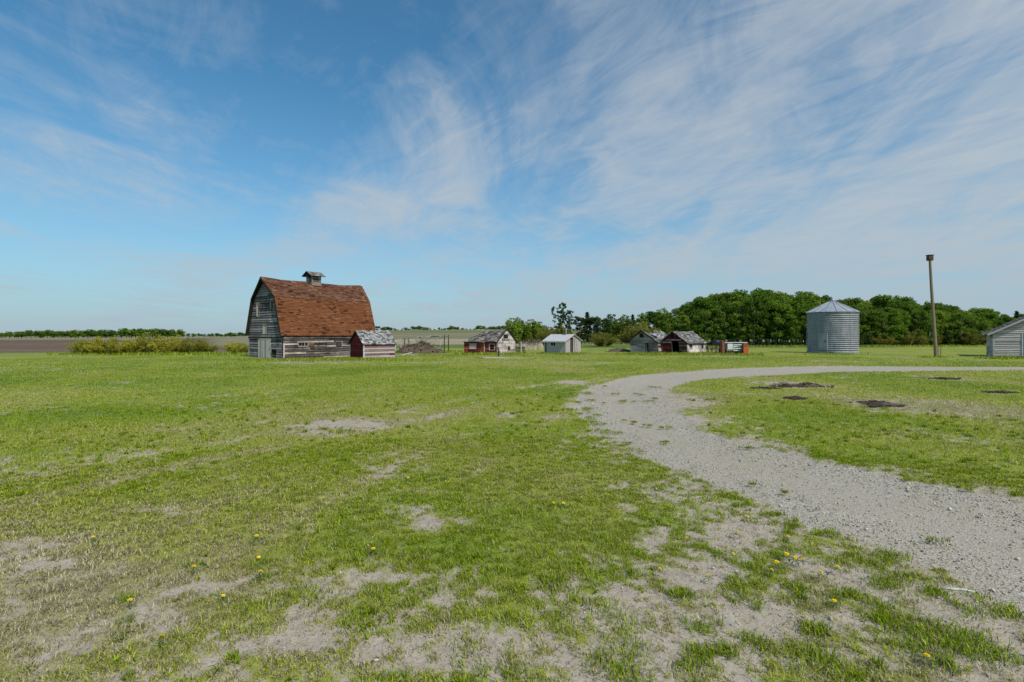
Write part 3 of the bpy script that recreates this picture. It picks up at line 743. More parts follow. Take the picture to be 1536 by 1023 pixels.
def door(root, O, U, N, a, b, z0, z1, mat, proud=.03, frame=None, xf=None, label=None, horizontal=False, handle=True):
    mb = MB(xf)
    if horizontal:
        n = max(2, int((z1 - z0) / .2))
        for i in range(n): mb.obox(O, U, N, a + .01, b - .01, -.03, proud + .008 * random.random(), z0 + (z1 - z0) * i / n, z0 + (z1 - z0) * (i + 1) / n - .012)
    else:
        n = max(2, int((b - a) / .18))
        for i in range(n): mb.obox(O, U, N, a + (b - a) * i / n + .004, a + (b - a) * (i + 1) / n - .004, -.03, proud + .008 * random.random(), z0 + .015 * random.random(), z1 - .015 * random.random())
    d = mb.build('door', M[mat], root, label=label)
    if handle:
        h = MB(xf); h.obox(O, U, N, b - .16, b - .12, proud, proud + .05, z0 + (z1 - z0) * .45, z0 + (z1 - z0) * .55); h.build('handle', M['dark_iron'], d)
    if frame:
        f = MB(xf); fw = .11
        f.obox(O, U, N, a - fw, a, -.04, .055, z0, z1 + fw); f.obox(O, U, N, b, b + fw, -.04, .055, z0, z1 + fw); f.obox(O, U, N, a + .002, b - .002, -.04, .052, z1 + .002, z1 + fw - .003)
        f.build('door_frame', M[frame], root)
    return d
class Frame:
    """a gabled building in its own axes: x across the gable, y along the ridge, gable front at y = 0"""
    def __init__(self, name, label, cat, N, beta, hw, L, corner, prof, lean=(0, 0)):
        v = Vector((math.sin(beta), -math.cos(beta))); u = Vector((math.cos(beta), math.sin(beta)))
        C = Vector(N) - v * hw * corner
        self.C, self.u, self.v, self.hw, self.L, self.prof = C, u, v, hw, L, prof
        zs = [tz1(*(C + v * a + u * b)) for a in (-hw, hw) for b in (0, L)]
        self.z = min(zs) - .02
        self.root = thing(name, (C.x, C.y, self.z), label, cat, beta - math.pi / 2)
        self.span = span_of(prof); self.eave = prof[0][1]; self.ridge = max(p[1] for p in prof)
        lx, ly = lean
        self.xf = (lambda x, y, z: (x + lx * z, y + ly * z, z)) if lean != (0, 0) else None
        self.front = ((0, 0, 0), (1, 0, 0), (0, -1, 0)); self.right = ((hw, 0, 0), (0, 1, 0), (1, 0, 0)); self.left = ((-hw, 0, 0), (0, 1, 0), (-1, 0, 0)); self.back = ((0, L, 0), (1, 0, 0), (0, 1, 0))
    def ty(self, px, side=1):
        """photo column -> distance along the ridge on a long side"""
        n = self.C + self.v * self.hw * side; r = (px - 768) / F
        return (r * n.y - n.x) / (self.u.x - r * self.u.y)
    def tx(self, px, y=0):
        n = self.C + self.u * y; r = (px - 768) / F
        return (r * n.y - n.x) / (self.v.x - r * self.v.y)
    def zf(self, py, x=0, y=0):
        p = self.C + self.v * x + self.u * y
        return Zat(py, p.y) - self.z
    def wall(self, which, mat, course, opens=(), label=None, **kw):
        O, U, N = getattr(self, which)
        mb = MB(self.xf)
        if which in ('front', 'back'):
            sp = self.span; z1 = self.ridge - .05; zs = [0] + sorted({p[1] for p in self.prof})
        else:
            sp = lambda z: (0.0, self.L); z1 = self.eave + kw.pop('extra', 0); zs = [0, z1]
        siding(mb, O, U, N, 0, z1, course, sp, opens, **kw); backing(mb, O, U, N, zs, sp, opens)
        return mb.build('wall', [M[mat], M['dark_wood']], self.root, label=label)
    def posts(self, mat, name='corner_board', at=((-1, 0), (1, 0)), w=.1, proud=.045):
        for sx, k in at:
            mb = MB(self.xf); y = 0 if k == 0 else self.L
            x = self.hw * sx; s = -1 if k == 0 else 1
            mb.box(min(x + sx * proud, x - sx * w), max(x + sx * proud, x - sx * w), min(y + s * proud, y - s * w), max(y + s * proud, y - s * w), 0, self.eave - .02)
            mb.build(name, M[mat], self.root)

# ------------------------------------------------------------------ the barn
def barn():
    prof = [(-3.4, 2.35), (-2.2, 6.3), (0, 8.3), (2.2, 6.3), (3.4, 2.35)]
    f = Frame('gambrel_barn', 'big weathered grey barn with a brown shingled gambrel roof and ridge cupola', 'barn', (-22.95, 51.26), R(53.3), 3.4, 11.2, 1, prof)
    dx0, dx1 = f.tx(388.5), f.tx(406); hx0, hx1 = f.tx(394.5), f.tx(401)
    fo = [(dx0, dx1, 0, 1.95), (hx0, hx1, 2.5, 3.5), (f.tx(386), f.tx(388.6), 4.4, 5.8), (f.tx(406.5), f.tx(409), 5.1, 5.8), (f.tx(408), f.tx(415.5), .35, .95)]
    dr = lambda row, z, u: min(1, max(0, random.gauss(.53, .15)))
    f.wall('front', 'barn_board', .25, fo, rs=dr, plank=(2, 7), wob=.02, t=.055, gap=.06)
    f.wall('left', 'barn_board', .17, rs=dr)
    f.wall('back', 'barn_board', .17, rs=dr)
    wins = [(447.6, 461.4), (477.6, 489.6), (504, 512.5)]
    so_ = [(f.ty(a), f.ty(b), 1.28, 1.72) for a, b in wins] + [(f.ty(464.5), f.ty(471.5), 1.0, 1.72)]
    f.wall('right', 'barn_side_board', .235, so_, rs=lambda row, z, u: min(1, max(0, random.gauss(.43 - .22 * (z > 1.75) + .1 * (z < .9), .22))), plank=(1.5, 6), missing=.03, t=.06, wob=.03, gap=.05)  # topmost boards darker: the eave's shadow is put into their tone
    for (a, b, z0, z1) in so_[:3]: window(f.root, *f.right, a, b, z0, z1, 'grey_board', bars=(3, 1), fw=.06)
    door(f.root, *f.right, so_[3][0], so_[3][1], 1.0, 1.72, 'brown_board', label='dull reddish brown hatch between the side windows', horizontal=True, handle=False)
    door(f.root, *f.front, dx0, dx1, 0.03, 1.95, 'pale_trim', frame='pale_trim', label='grey plank door with pale posts')
    door(f.root, *f.front, hx0, hx1, 2.5, 3.5, 'pale_trim', label='pale loft hatch over the door', handle=False)
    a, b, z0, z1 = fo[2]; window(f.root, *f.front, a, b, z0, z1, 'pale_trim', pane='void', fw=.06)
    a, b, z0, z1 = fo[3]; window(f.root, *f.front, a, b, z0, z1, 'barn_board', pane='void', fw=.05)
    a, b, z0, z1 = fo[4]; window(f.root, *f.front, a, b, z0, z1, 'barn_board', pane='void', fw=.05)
    g = MB(); g.obox(*f.front, -3.45, 3.45, .03, .07, 2.12, 2.26); g.build('belt_board', M['barn_board'], f.root)
    f.posts('barn_board', at=((-1, 0),)); f.posts('dark_wood', at=((1, 0),), w=.06)
    k = MB(); k.obox(*f.right, f.ty(526.3), f.ty(527.5), .03, .07, 0, 1.7); k.build('corner_board', M['white_paint'], f.root)
    pt = MB(); pt.obox(*f.right, .02, .16, .034, .075, .1, 1.6); pt.build('side_post', M['pale_trim'], f.root)
    # the roof: two slopes each side, peak drawn out at both ends
    rb = MB(); og = .30; hn = .52; L = f.L
    e = (3.56, 2.36); m = (2.3, 6.33); r = (0, 8.42)
    cluster = lambda j, s: min(1, max(0, random.gauss(.55, .20) + .10 * math.sin(s * 9 + j * 7)))
    sg = lambda s, t: -.09 * math.sin(math.pi * s) * t
    sg2 = lambda s, t: -.09 * math.sin(math.pi * s) - .05 * math.sin(math.pi * s) * t - .05 * math.sin(s * 11) * t
    for sx in (1, -1):
        lo = [(sx * e[0], -og, e[1]), (sx * e[0], L + og, e[1]), (sx * m[0], L + og, m[1]), (sx * m[0], -og, m[1])]
        up = [(sx * (m[0] + .05), -og, m[1] - .02), (sx * (m[0] + .05), L + og, m[1] - .02), (0, L + hn + .35, r[1]), (0, -hn, r[1])]
        if sx < 0:
            lo = [lo[1], lo[0], lo[3], lo[2]]; up = [up[1], up[0], up[3], up[2]]
        roof_slope(rb, *lo, 26, .40, sg, .006, 0, 2, cluster, th=.035, rough=1.3)
        roof_slope(rb, *up, 17, .40, sg2, .008, 1, 2, cluster, th=.035, rough=1.4)
    for y in np.arange(-hn, L + hn, .4):
        for sx in (1, -1):
            z = r[1] + .035 + sg2((y + hn) / (L + 2 * hn), 1)
            rb.add([(0, y, z), (0, y + .39, z), (sx * .15, y + .39, z - .12), (sx * .15, y, z - .12), (sx * .15, y, z - .15), (sx * .15, y + .39, z - .15)], [(0, 1, 2, 3), (3, 2, 5, 4)], random.random(), 1)
    ro = rb.build('roof', [M['shingle_brown'], M['shingle_brown_worn'], M['dark_wood']], f.root)
    for sx in (1, -1):
        bb = MB()
        bb.beam((sx * 3.54, -og - .02, 2.33), (sx * 2.3, -og - .02, 6.24), .05, .16); bb.beam((sx * 2.33, -og - .02, 6.22), (0.0, -hn, 8.3), .05, .16)
        bb.build('barge_board', M['dark_wood'], f.root)
    # cupola
    cy = f.ty(470.5, 0); z0 = 8.05
    c = MB(); w2 = .5
    for sx in (-1, 1):
        for sy in (-1, 1): c.box(sx * w2 - .07, sx * w2 + .07, cy + sy * w2 - .07, cy + sy * w2 + .07, z0, 9.12)
    for k in range(6):
        z = z0 + .28 + k * .125
        for sx in (-1, 1):
            c.obox((0, cy, 0), (0, 1, 0), (sx, 0, 0), -w2 + .072, w2 - .072, w2 - .06, w2 + .03, z, z + .055)
            c.obox((0, cy, 0), (1, 0, 0), (0, sx, 0), -w2 + .072, w2 - .072, w2 - .06, w2 + .03, z, z + .055)
    c.box(-w2 + .1, w2 - .1, cy - w2 + .1, cy + w2 - .1, z0, 9.05, .2, 1)
    for sx in (-1, 1):
        c.obox((0, cy, 0), (0, 1, 0), (sx, 0, 0), -w2 - .1, w2 + .1, w2 + .072, w2 + .1, z0 - .1, z0 + .27, .38)
        c.obox((0, cy, 0), (1, 0, 0), (0, sx, 0), -w2 - .07, w2 + .07, w2 + .072, w2 + .1, z0 - .1, z0 + .27, .38)
    cu = c.build('cupola', [M['grey_board'], M['void']], f.root)
    cr = MB(); q = .92
    for sx in (1, -1):
        pts = [(sx * q, cy - q, 9.02), (sx * q, cy + q, 9.02), (0, cy + q, 9.55), (0, cy - q, 9.55)]
        if sx < 0: pts = [pts[1], pts[0], pts[3], pts[2]]
        roof_slope(cr, *pts, 5, .3, None, 0)
    for sy in (-1, 1): cr.add([(-.72, cy + sy * .8, 9.06), (.72, cy + sy * .8, 9.06), (0, cy + sy * .8, 9.46), (-.72, cy + sy * .76, 9.06), (.72, cy + sy * .76, 9.06), (0, cy + sy * .76, 9.46)], [(0, 1, 2), (5, 4, 3), (0, 3, 4, 1), (1, 4, 5, 2), (2, 5, 3, 0)], .3, 1)
    cr.build('cupola_roof', [M['shingle_grey_dark'], M['dark_wood']], cu)
barn()

# ------------------------------------------------------------------ small red shed against the barn
def red_shed():
    N = G(545.5, 538.5)
    f = Frame('red_shed', 'small red shed with faded striped side boards and grey shingles beside the big barn', 'shed', N, R(41), 1.55, 3.35, 1, [(-1.55, 1.58), (0, 2.78), (1.55, 1.58)])
    f.wall('front', 'red_board', .2, rs=lambda r, z, u: random.uniform(.35, .8)); f.wall('back', 'red_board', .2); f.wall('left', 'red_board', .2)
    rows = [.55, .72, .38, .85, .48, .88, .42, .2, .12]
    f.wall('right', 'red_faded', .2, rs=lambda r, z, u: min(1, max(0, rows[min(r, 8)] + random.uniform(-.14, .12))), plank=(1.2, 3.4), t=.045)
    f.posts('white_paint', at=((1, 0), (-1, 0)), w=.07)
    rb = MB(); oe = .16; og = .16
    for sx in (1, -1):
        p = [(sx * (1.55 + oe), -og, 1.46), (sx * (1.55 + oe), f.L + og, 1.46), (0, f.L + og, 2.84), (0, -og, 2.84)]
        if sx < 0: p = [p[1], p[0], p[3], p[2]]
        roof_slope(rb, *p, 11, .22, None, .02, rough=1.6)
    rb.build('roof', [M['shingle_grey'], M['dark_wood']], f.root)
    for sx in (1, -1):
        bb = MB(); bb.beam((sx * 1.72, -og - .02, 1.40), (0, -og - .02, 2.78), .04, .11); bb.build('barge_board', M['dark_wood'], f.root)
red_shed()

# ------------------------------------------------------------------ old house: red front, white gable
def old_house():
    N = G(745.7, 531); be = R(150.6)
    f = Frame('old_house', 'abandoned low house with a red board front, white peeling gable and sagging mossy roof', 'house', N, be, 2.3, 5.6, -1, [(-2.3, 1.72), (0, 3.22), (2.3, 1.78)])
    f.L = L = f.ty(696.2, -1); f.back = ((0, L, 0), (1, 0, 0), (0, 1, 0))
    Y = lambda px: f.ty(px, -1)
    # long side seen from outside: openings along y
    w1 = (Y(715), Y(704), .62, 1.35); w2 = (Y(741.5), Y(734.5), .55, 1.25); d1 = (Y(726.2), Y(720.5), .06, 1.6)
    O, U, Nn = f.left
    f.wall('left', 'red_house', .2, [w1, w2, d1], label='red board front wall', rs=lambda r, z, u: min(1, max(0, random.gauss(.5, .22))), plank=(.8, 3))
    window(f.root, O, U, Nn, *w1, 'red_house', board='grey_white', fw=.06, label='window boarded with grey planks'); window(f.root, O, U, Nn, *w2, 'white_worn', pane='void', fw=.07, bars=(1, 2), label='broken window with a pale frame')
    door(f.root, O, U, Nn, *d1, 'orange_door', label='orange plank door')
    for px, m, w in ((727.2, 'pale_trim', .09), (718.6, 'orange_door', .10)):
        k = MB(); k.obox(O, U, Nn, Y(px), Y(px) + w, .03, .075, .1, 1.62); k.build('trim_board', M[m], f.root)
    g = (f.tx(754.8), f.tx(761.2), 1.92, 2.55)
    f.wall('front', 'white_worn', .19, [g, (f.tx(761), f.tx(765), .45, .95)], rs=lambda r, z, u: min(1, max(0, random.gauss(.62, .24))), plank=(.5, 2.2), missing=.01, gap=.03, label='white peeling gable wall')
    window(f.root, *f.front, *g, 'white_worn', pane='void', fw=.1); window(f.root, *f.front, f.tx(761), f.tx(765), .45, .95, 'white_worn', pane='void', fw=.06)
    f.wall('right', 'grey_board', .2)
    f.span = lambda z: (-2.3, 2.3); f.prof = [(-2.3, 1.6), (2.3, 1.6)]; f.ridge = 1.65; f.wall('back', 'grey_board', .2)
    f.posts('white_worn', at=((-1, 0), (1, 0)))
    rb = MB(); og = .12; sag = lambda s, t: -.16 * math.sin(math.pi * s) * (.3 + .7 * t) - .05 * math.sin(s * 13 + t * 4)
    hip = 2.1
    pl = [(-2.55, L + .1, 1.58), (-2.55, -og, 1.58), (0, -og, 3.28), (0, L - hip, 2.95)]
    roof_slope(rb, *pl, 14, .25, sag, .05, rough=2.2, rs=lambda j, s: min(1, max(0, random.gauss(.5, .2) + .2 * math.sin(s * 17))))
    pr = [(2.55, -og, 1.6), (2.55, L + .1, 1.6), (0, L - hip, 2.95), (0, -og, 3.28)]
    roof_slope(rb, *pr, 14, .25, sag, .05, rough=2.2)
    roof_slope(rb, (2.5, L + .12, 1.58), (-2.5, L + .12, 1.58), (-.02, L - hip, 2.93), (.02, L - hip, 2.93), 12, .25, None, .05, rough=2)
    rb.build('roof', [M['shingle_mossy'], M['dark_wood']], f.root)
    for sx in (-1, 1):
        bb = MB(); bb.beam((sx * 2.58, -og - .02, 1.52), (0, -og - .02, 3.22), .05, .13); bb.build('barge_board', M['dark_wood'], f.root)
old_house()

# ------------------------------------------------------------------ white metal shed
def white_shed():
    N = G(848.6, 530.6); be = R(138)
    f = Frame('metal_shed', 'small white metal shed with an open dark doorway and a little two pane window', 'shed', N, be, 1.65, 3.6, -1, [(-1.65, 1.66), (0, 2.38), (1.65, 1.66)])
    Y = lambda px: f.ty(px, -1); f.L = L = Y(816.3); f.back = ((0, L, 0), (1, 0, 0), (0, 1, 0))
    w1 = (Y(833.6), Y(826.3), .98, 1.45)
    dx = (f.tx(854.3), f.tx(860.2), .06, 2.02)
    def ribbed(which, opens, mat):
        O, U, Nn = getattr(f, which); mb = MB()
        sp = f.span if which in ('front', 'back') else (lambda z: (0.0, L))
        a, b = sp(0); n = int((b - a) / .15)
        zs = [0] + sorted({p[1] for p in f.prof}) if which in ('front', 'back') else [0, f.eave]
        backing(mb, O, U, Nn, zs, sp, opens, 0)
        for i in range(n):
            u = a + (b - a) * (i + .5) / n
            top = f.eave - .01 if which in ('left', 'right') else f.eave + (f.ridge - f.eave) * (1 - abs(u) / f.hw) - .03
            segs = [(0.0, top)]
            for (p, q, c, d) in opens:
                if p - .03 < u < q + .03: segs = subtract(segs, c, d)
            for (c, d) in segs: mb.obox(O, U, Nn, u - .028, u + .028, -.014, .012, c, d, .5)
        return mb.build('wall', M[mat], f.root)
    ribbed('left', [w1], 'white_wall_metal'); ribbed('front', [dx], 'white_metal'); ribbed('right', [], 'white_metal'); ribbed('back', [], 'white_metal')
    window(f.root, *f.left, *w1, 'white_paint', pane='void', fw=.07, bars=(2, 1))
    for a in (dx[0], dx[1]):
        k = MB(); k.obox(*f.front, a - .05, a + .05, -.03, .05, 0, dx[3]); k.build('door_jamb', M['white_paint'], f.root)
    d = MB(); 
    for i in range(4): d.obox((dx[1] - .03, .1, 0), (-.5, .86, 0), (.86, .5, 0), i * .21, i * .21 + .2, 0, .03, .08, 1.95)
    d.build('door', M['brown_board'], f.root, label='brown plank door swung inwards')
    rb = MB(); oe = .28; og = .2
    for sx in (1, -1):
        A = Vector((sx * (1.65 + oe), -og, 1.58)); B = Vector((sx * (1.65 + oe), L + og, 1.58)); C = Vector((0, L + og, 2.46)); D = Vector((0, -og, 2.46))
        n = Vector((sx * .88, 0, 1.93)).normalized()
        rb.hexa([A - n * .05, B - n * .05, C - n * .05, D - n * .05, A, B, C, D] if sx > 0 else [B - n * .05, A - n * .05, D - n * .05, C - n * .05, B, A, D, C], .5)
        for i in range(17):
            s = (i + .5) / 17; p = A.lerp(B, s); q = D.lerp(C, s)
            rb.beam(p + n * .008, q + n * .008, .04, .03, .5)
    rb.build('roof', M['white_roof_metal'], f.root)
    fb = MB(); fb.obox((-1.65 - oe, 0, 0), (0, 1, 0), (-1, 0, 0), -og, L + og, .0, .03, 1.44, 1.6); fb.build('fascia', M['white_paint'], f.root)
    ds = MB(); y = Y(819.3); ds.tube([(-1.74, y, 0), (-1.74, y, 1.42)], [.06, .06], 8); ds.build('downpipe', M['dark_iron'], f.root)
    sp = MB(); sp.tube([(-.2, 1.0, 2.2), (-.2, 1.0, 3.05)], [.07, .07], 10); sp.tube([(-.2, 1.0, 3.05), (-.2, 1.0, 3.12), (-.2, 1.0, 3.2)], [.13, .13, .02], 10); sp.build('stovepipe', M['galv'], f.root)
    st = MB(); st.obox(*f.front, dx[0] - .2, dx[1] + .25, .05, .45, 0, .12); st.build('doorstep', M['grey_board'], f.root)
    p = f.C + f.v * (dx[1] + .1) - f.u * .28
    t = MB(); t.beam((.18, -.18, 0), (0, .08, 2.25), .14, .035); o = t.build('leaning_plank', M['brown_board'], None, (p.x, p.y, tz1(p.x, p.y)))
    o.rotation_euler = (0, 0, be - math.pi / 2)
    tag(o, 'long brown plank leaning beside the open doorway of the white metal shed', 'plank')
white_shed()

# ------------------------------------------------------------------ the two leaning sheds by the wood
def leaning_sheds():
    be = R(43)
    N = G(988.5, 530.3)
    f = Frame('wooden_shed', 'bare grey leaning shed with a caved in grey roof, partly behind the red fronted shed', 'shed', N, be, 2.08, 4.6, 1, [(-2.08, 1.78), (0, 2.95), (2.08, 1.55)], (-.16, .04))
    dz = (f.tx(968.5), f.tx(974.5), 0, 1.5); hz = (f.tx(963), f.tx(968.2), 2.02, 2.62)
    f.wall('front', 'grey_board', .2, [dz, hz], rs=lambda r, z, u: min(1, max(0, random.gauss(.66 - .18 * (u > .6), .17))), plank=(.8, 2.8), missing=.01, gap=.03)
    for k in ('left', 'right', 'back'): f.wall(k, 'grey_board', .2, missing=.03)
    o = MB(f.xf); o.obox(*f.front, dz[0] - .09, dz[0], -.04, .05, 0, 1.55); o.obox(*f.front, dz[1], dz[1] + .09, -.04, .05, 0, 1.55); o.obox(*f.front, dz[0], dz[1], -.04, .047, 1.5, 1.6); o.build('door_frame', M['grey_board'], f.root)
    d = MB(f.xf); [d.obox((dz[0] + .02, .12, 0), (.35, .93, 0), (.93, -.35, 0), i * .2, i * .2 + .19, 0, .03, .05, 1.45) for i in range(3)]; d.build('door', M['grey_board'], f.root, label='door hanging inwards')
    window(f.root, *f.front, *hz, 'grey_board', pane='void', fw=.06, xf=f.xf)
    rb = MB(f.xf); L = f.L
    cave = lambda s, t: -.55 * math.exp(-((s - .38) / .18) ** 2) * (.15 + .85 * t) - .10 * math.sin(s * 9) * t
    roof_slope(rb, (2.3, -.2, 1.45), (2.3, L + .2, 1.4), (0, L + .2, 3.0), (0, -.2, 3.05), 11, .3, cave, .10, rough=2.6, holes=((.34, .44, .55, .9),))
    roof_slope(rb, (-2.3, L + .2, 1.55), (-2.3, -.2, 1.6), (0, -.2, 3.05), (0, L + .2, 3.0), 11, .3, lambda s, t: cave(1 - s, t), .08, rough=2.4)
    rb.build('roof', [M['shingle_grey'], M['dark_wood']], f.root)
    for sx in (-1, 1):
        bb = MB(f.xf); bb.beam((sx * 2.33, -.24, 1.5 if sx < 0 else 1.36), (0, -.24, 2.98), .05, .12); bb.build('barge_board', M['dark_wood'], f.root)

    N = G(1031.5, 531.2)
    f = Frame('red_fronted_shed', 'leaning shed with a red front, black doorway, grey shingles and whitewashed side', 'shed', N, be, 1.75, 4.7, 1, [(-1.75, 1.52), (0, 2.82), (1.75, 1.46)], (-.11, .03))
    dr = (f.tx(1009.5), f.tx(1019.5), 0, 1.58); hz = (f.tx(1008), f.tx(1014), 2.02, 2.52); rd = (f.tx(996), f.tx(1009), .02, 1.36)
    O, U, Nn = f.front
    mb = MB(f.xf)
    siding(mb, O, U, Nn, 0, 1.6, .2, lambda z: (rd[1], 1.75), [dr, (1.25, 1.75, 0, .25)], rs=lambda r, z, u: random.random(), plank=(.4, 1.4), missing=.12, wob=.05, mi=2)
    siding(mb, O, U, Nn, 0, 1.6, .2, lambda z: (-1.75, rd[1]), [dr, rd], rs=lambda r, z, u: random.uniform(.3, .8))
    siding(mb, O, U, Nn, 1.6, 2.76, .19, f.span, [hz], rs=lambda r, z, u: random.uniform(.2, .75))
    backing(mb, O, U, Nn, [0, 1.52, 2.82], f.span, [dr, hz, rd])
    mb.build('wall', [M['red_board'], M['dark_wood'], M['brown_board']], f.root, label='red front wall with broken brown boards')
    door(f.root, O, U, Nn, *rd, 'red_board', horizontal=True, xf=f.xf, label='red board door')
    for (a, b, z0, z1) in ((f.tx(1001), f.tx(1024), 1.70, 1.84), (rd[0] - .06, rd[1], 1.38, 1.54), (rd[0] - .16, rd[0] - .04, 0, 1.7), (dr[0] - .07, dr[0] + .02, 0, 1.37)):
        k = MB(f.xf); k.obox(O, U, Nn, a, b, .042, .075, z0, z1); k.build('trim_board', M['white_worn'], f.root)
    window(f.root, O, U, Nn, *hz, 'red_board', pane='void', fw=.06, xf=f.xf)
    ww = [(f.ty(1035.2), f.ty(1039.2), .72, 1.22), (f.ty(1052.6), f.ty(1055.6), .62, 1.28)]
    f.wall('right', 'white_worn', .2, ww, rs=lambda r, z, u: min(1, max(0, random.gauss(.66, .2))), plank=(.6, 2.5), label='whitewashed side wall')
    for q in ww: window(f.root, *f.right, *q, 'white_worn', pane='void', fw=.05, xf=f.xf)
    f.wall('left', 'grey_board', .2); f.wall('back', 'grey_board', .2)
    rb = MB(f.xf); L = f.L; sg = lambda s, t: -.10 * math.sin(math.pi * s) - .04 * math.sin(s * 10) * (1 - t)
    roof_slope(rb, (2.02, -.25, 1.38), (2.02, L + .25, 1.38), (0, L + .25, 2.92), (0, -.25, 2.9), 10, .24, sg, .03, rough=2.0)
    roof_slope(rb, (-2.02, L + .25, 1.38), (-2.02, -.25, 1.38), (0, -.25, 2.9), (0, L + .25, 2.92), 10, .24, sg, .03, rough=2.0)
    rb.build('roof', [M['shingle_grey_dark'], M['dark_wood']], f.root)
    for sx in (-1, 1):
        bb = MB(f.xf); bb.beam((sx * 2.05, -.28, 1.32), (0, -.28, 2.84), .05, .12); bb.build('barge_board', M['pale_trim'] if sx < 0 else M['red_board'], f.root)
    # a split rail propped on the white side
    p = f.C + f.v * (f.hw + .35) + f.u * .25
    t = MB(); t.beam((0, 0, 0), (-.3, .1, .95), .09, .04); tag(t.build('leaning_rail', M['white_paint'], None, (p.x, p.y, tz1(p.x, p.y))), 'short pale rail propped against the whitewashed side of the red fronted shed', 'rail')
leaning_sheds()

# ------------------------------------------------------------------ shed at the edge of the picture
def white_barn_shed():
    N = G(1490, 534.8); be = R(53)
    f = Frame('board_shed', 'whitewashed board shed with a dark doorway and brown shingled roof, nearest the utility pole', 'shed', N, be, 3.5, 5.2, -1, [(-3.5, 2.72), (0, 4.7), (3.5, 2.72)])
    d = (f.tx(1535), f.tx(1535) + 1.6, 0, 2.55)
    hz = (-.35, .45, 3.2, 3.8)
    f.wall('front', 'grey_white', .2, [d, hz], rs=lambda r, z, u: min(1, max(0, random.gauss(.70, .16))), plank=(1.2, 4), gap=.03, t=.045, wob=.02); window(f.root, *f.front, *hz, 'grey_white', pane='void', fw=.08)
    f.wall('left', 'grey_white', .2, [(.12, .5, 0, .42)], rs=lambda r, z, u: min(1, max(0, random.gauss(.6, .25))), plank=(.8, 3)); f.wall('right', 'grey_white', .2); f.wall('back', 'grey_white', .2)
    for a in d[:2]:
        k = MB(); k.obox(*f.front, a - .12, a, .03, .075, 0, 2.6); k.build('door_jamb', M['white_paint'], f.root)
    f.posts('white_worn', at=((-1, 0), (1, 0)))
    rb = MB(); L = f.L; oe = .5; s = 1.98 / 3.5
    sg = lambda a, t: -.06 * math.sin(math.pi * a) + .04 * math.sin(a * 12) * (1 - t)
    roof_slope(rb, (-3.5 - oe, L + .3, 2.76 - oe * s), (-3.5 - oe, -.3, 2.76 - oe * s), (0, -.3, 4.76), (0, L + .3, 4.76), 20, .3, sg, .03, rough=2)
    roof_slope(rb, (3.5 + oe, -.3, 2.76 - oe * s), (3.5 + oe, L + .3, 2.76 - oe * s), (0, L + .3, 4.76), (0, -.3, 4.76), 20, .3, sg, .03, rough=2)
    rb.build('roof', [M['shingle_grey_dark'], M['dark_wood']], f.root)
    for sx in (-1, 1):
        bb = MB(); bb.beam((sx * 4.0, -.33, 2.68 - oe * s), (0, -.33, 4.68), .05, .18); bb.build('barge_board', M['grey_white'], f.root)
white_barn_shed()

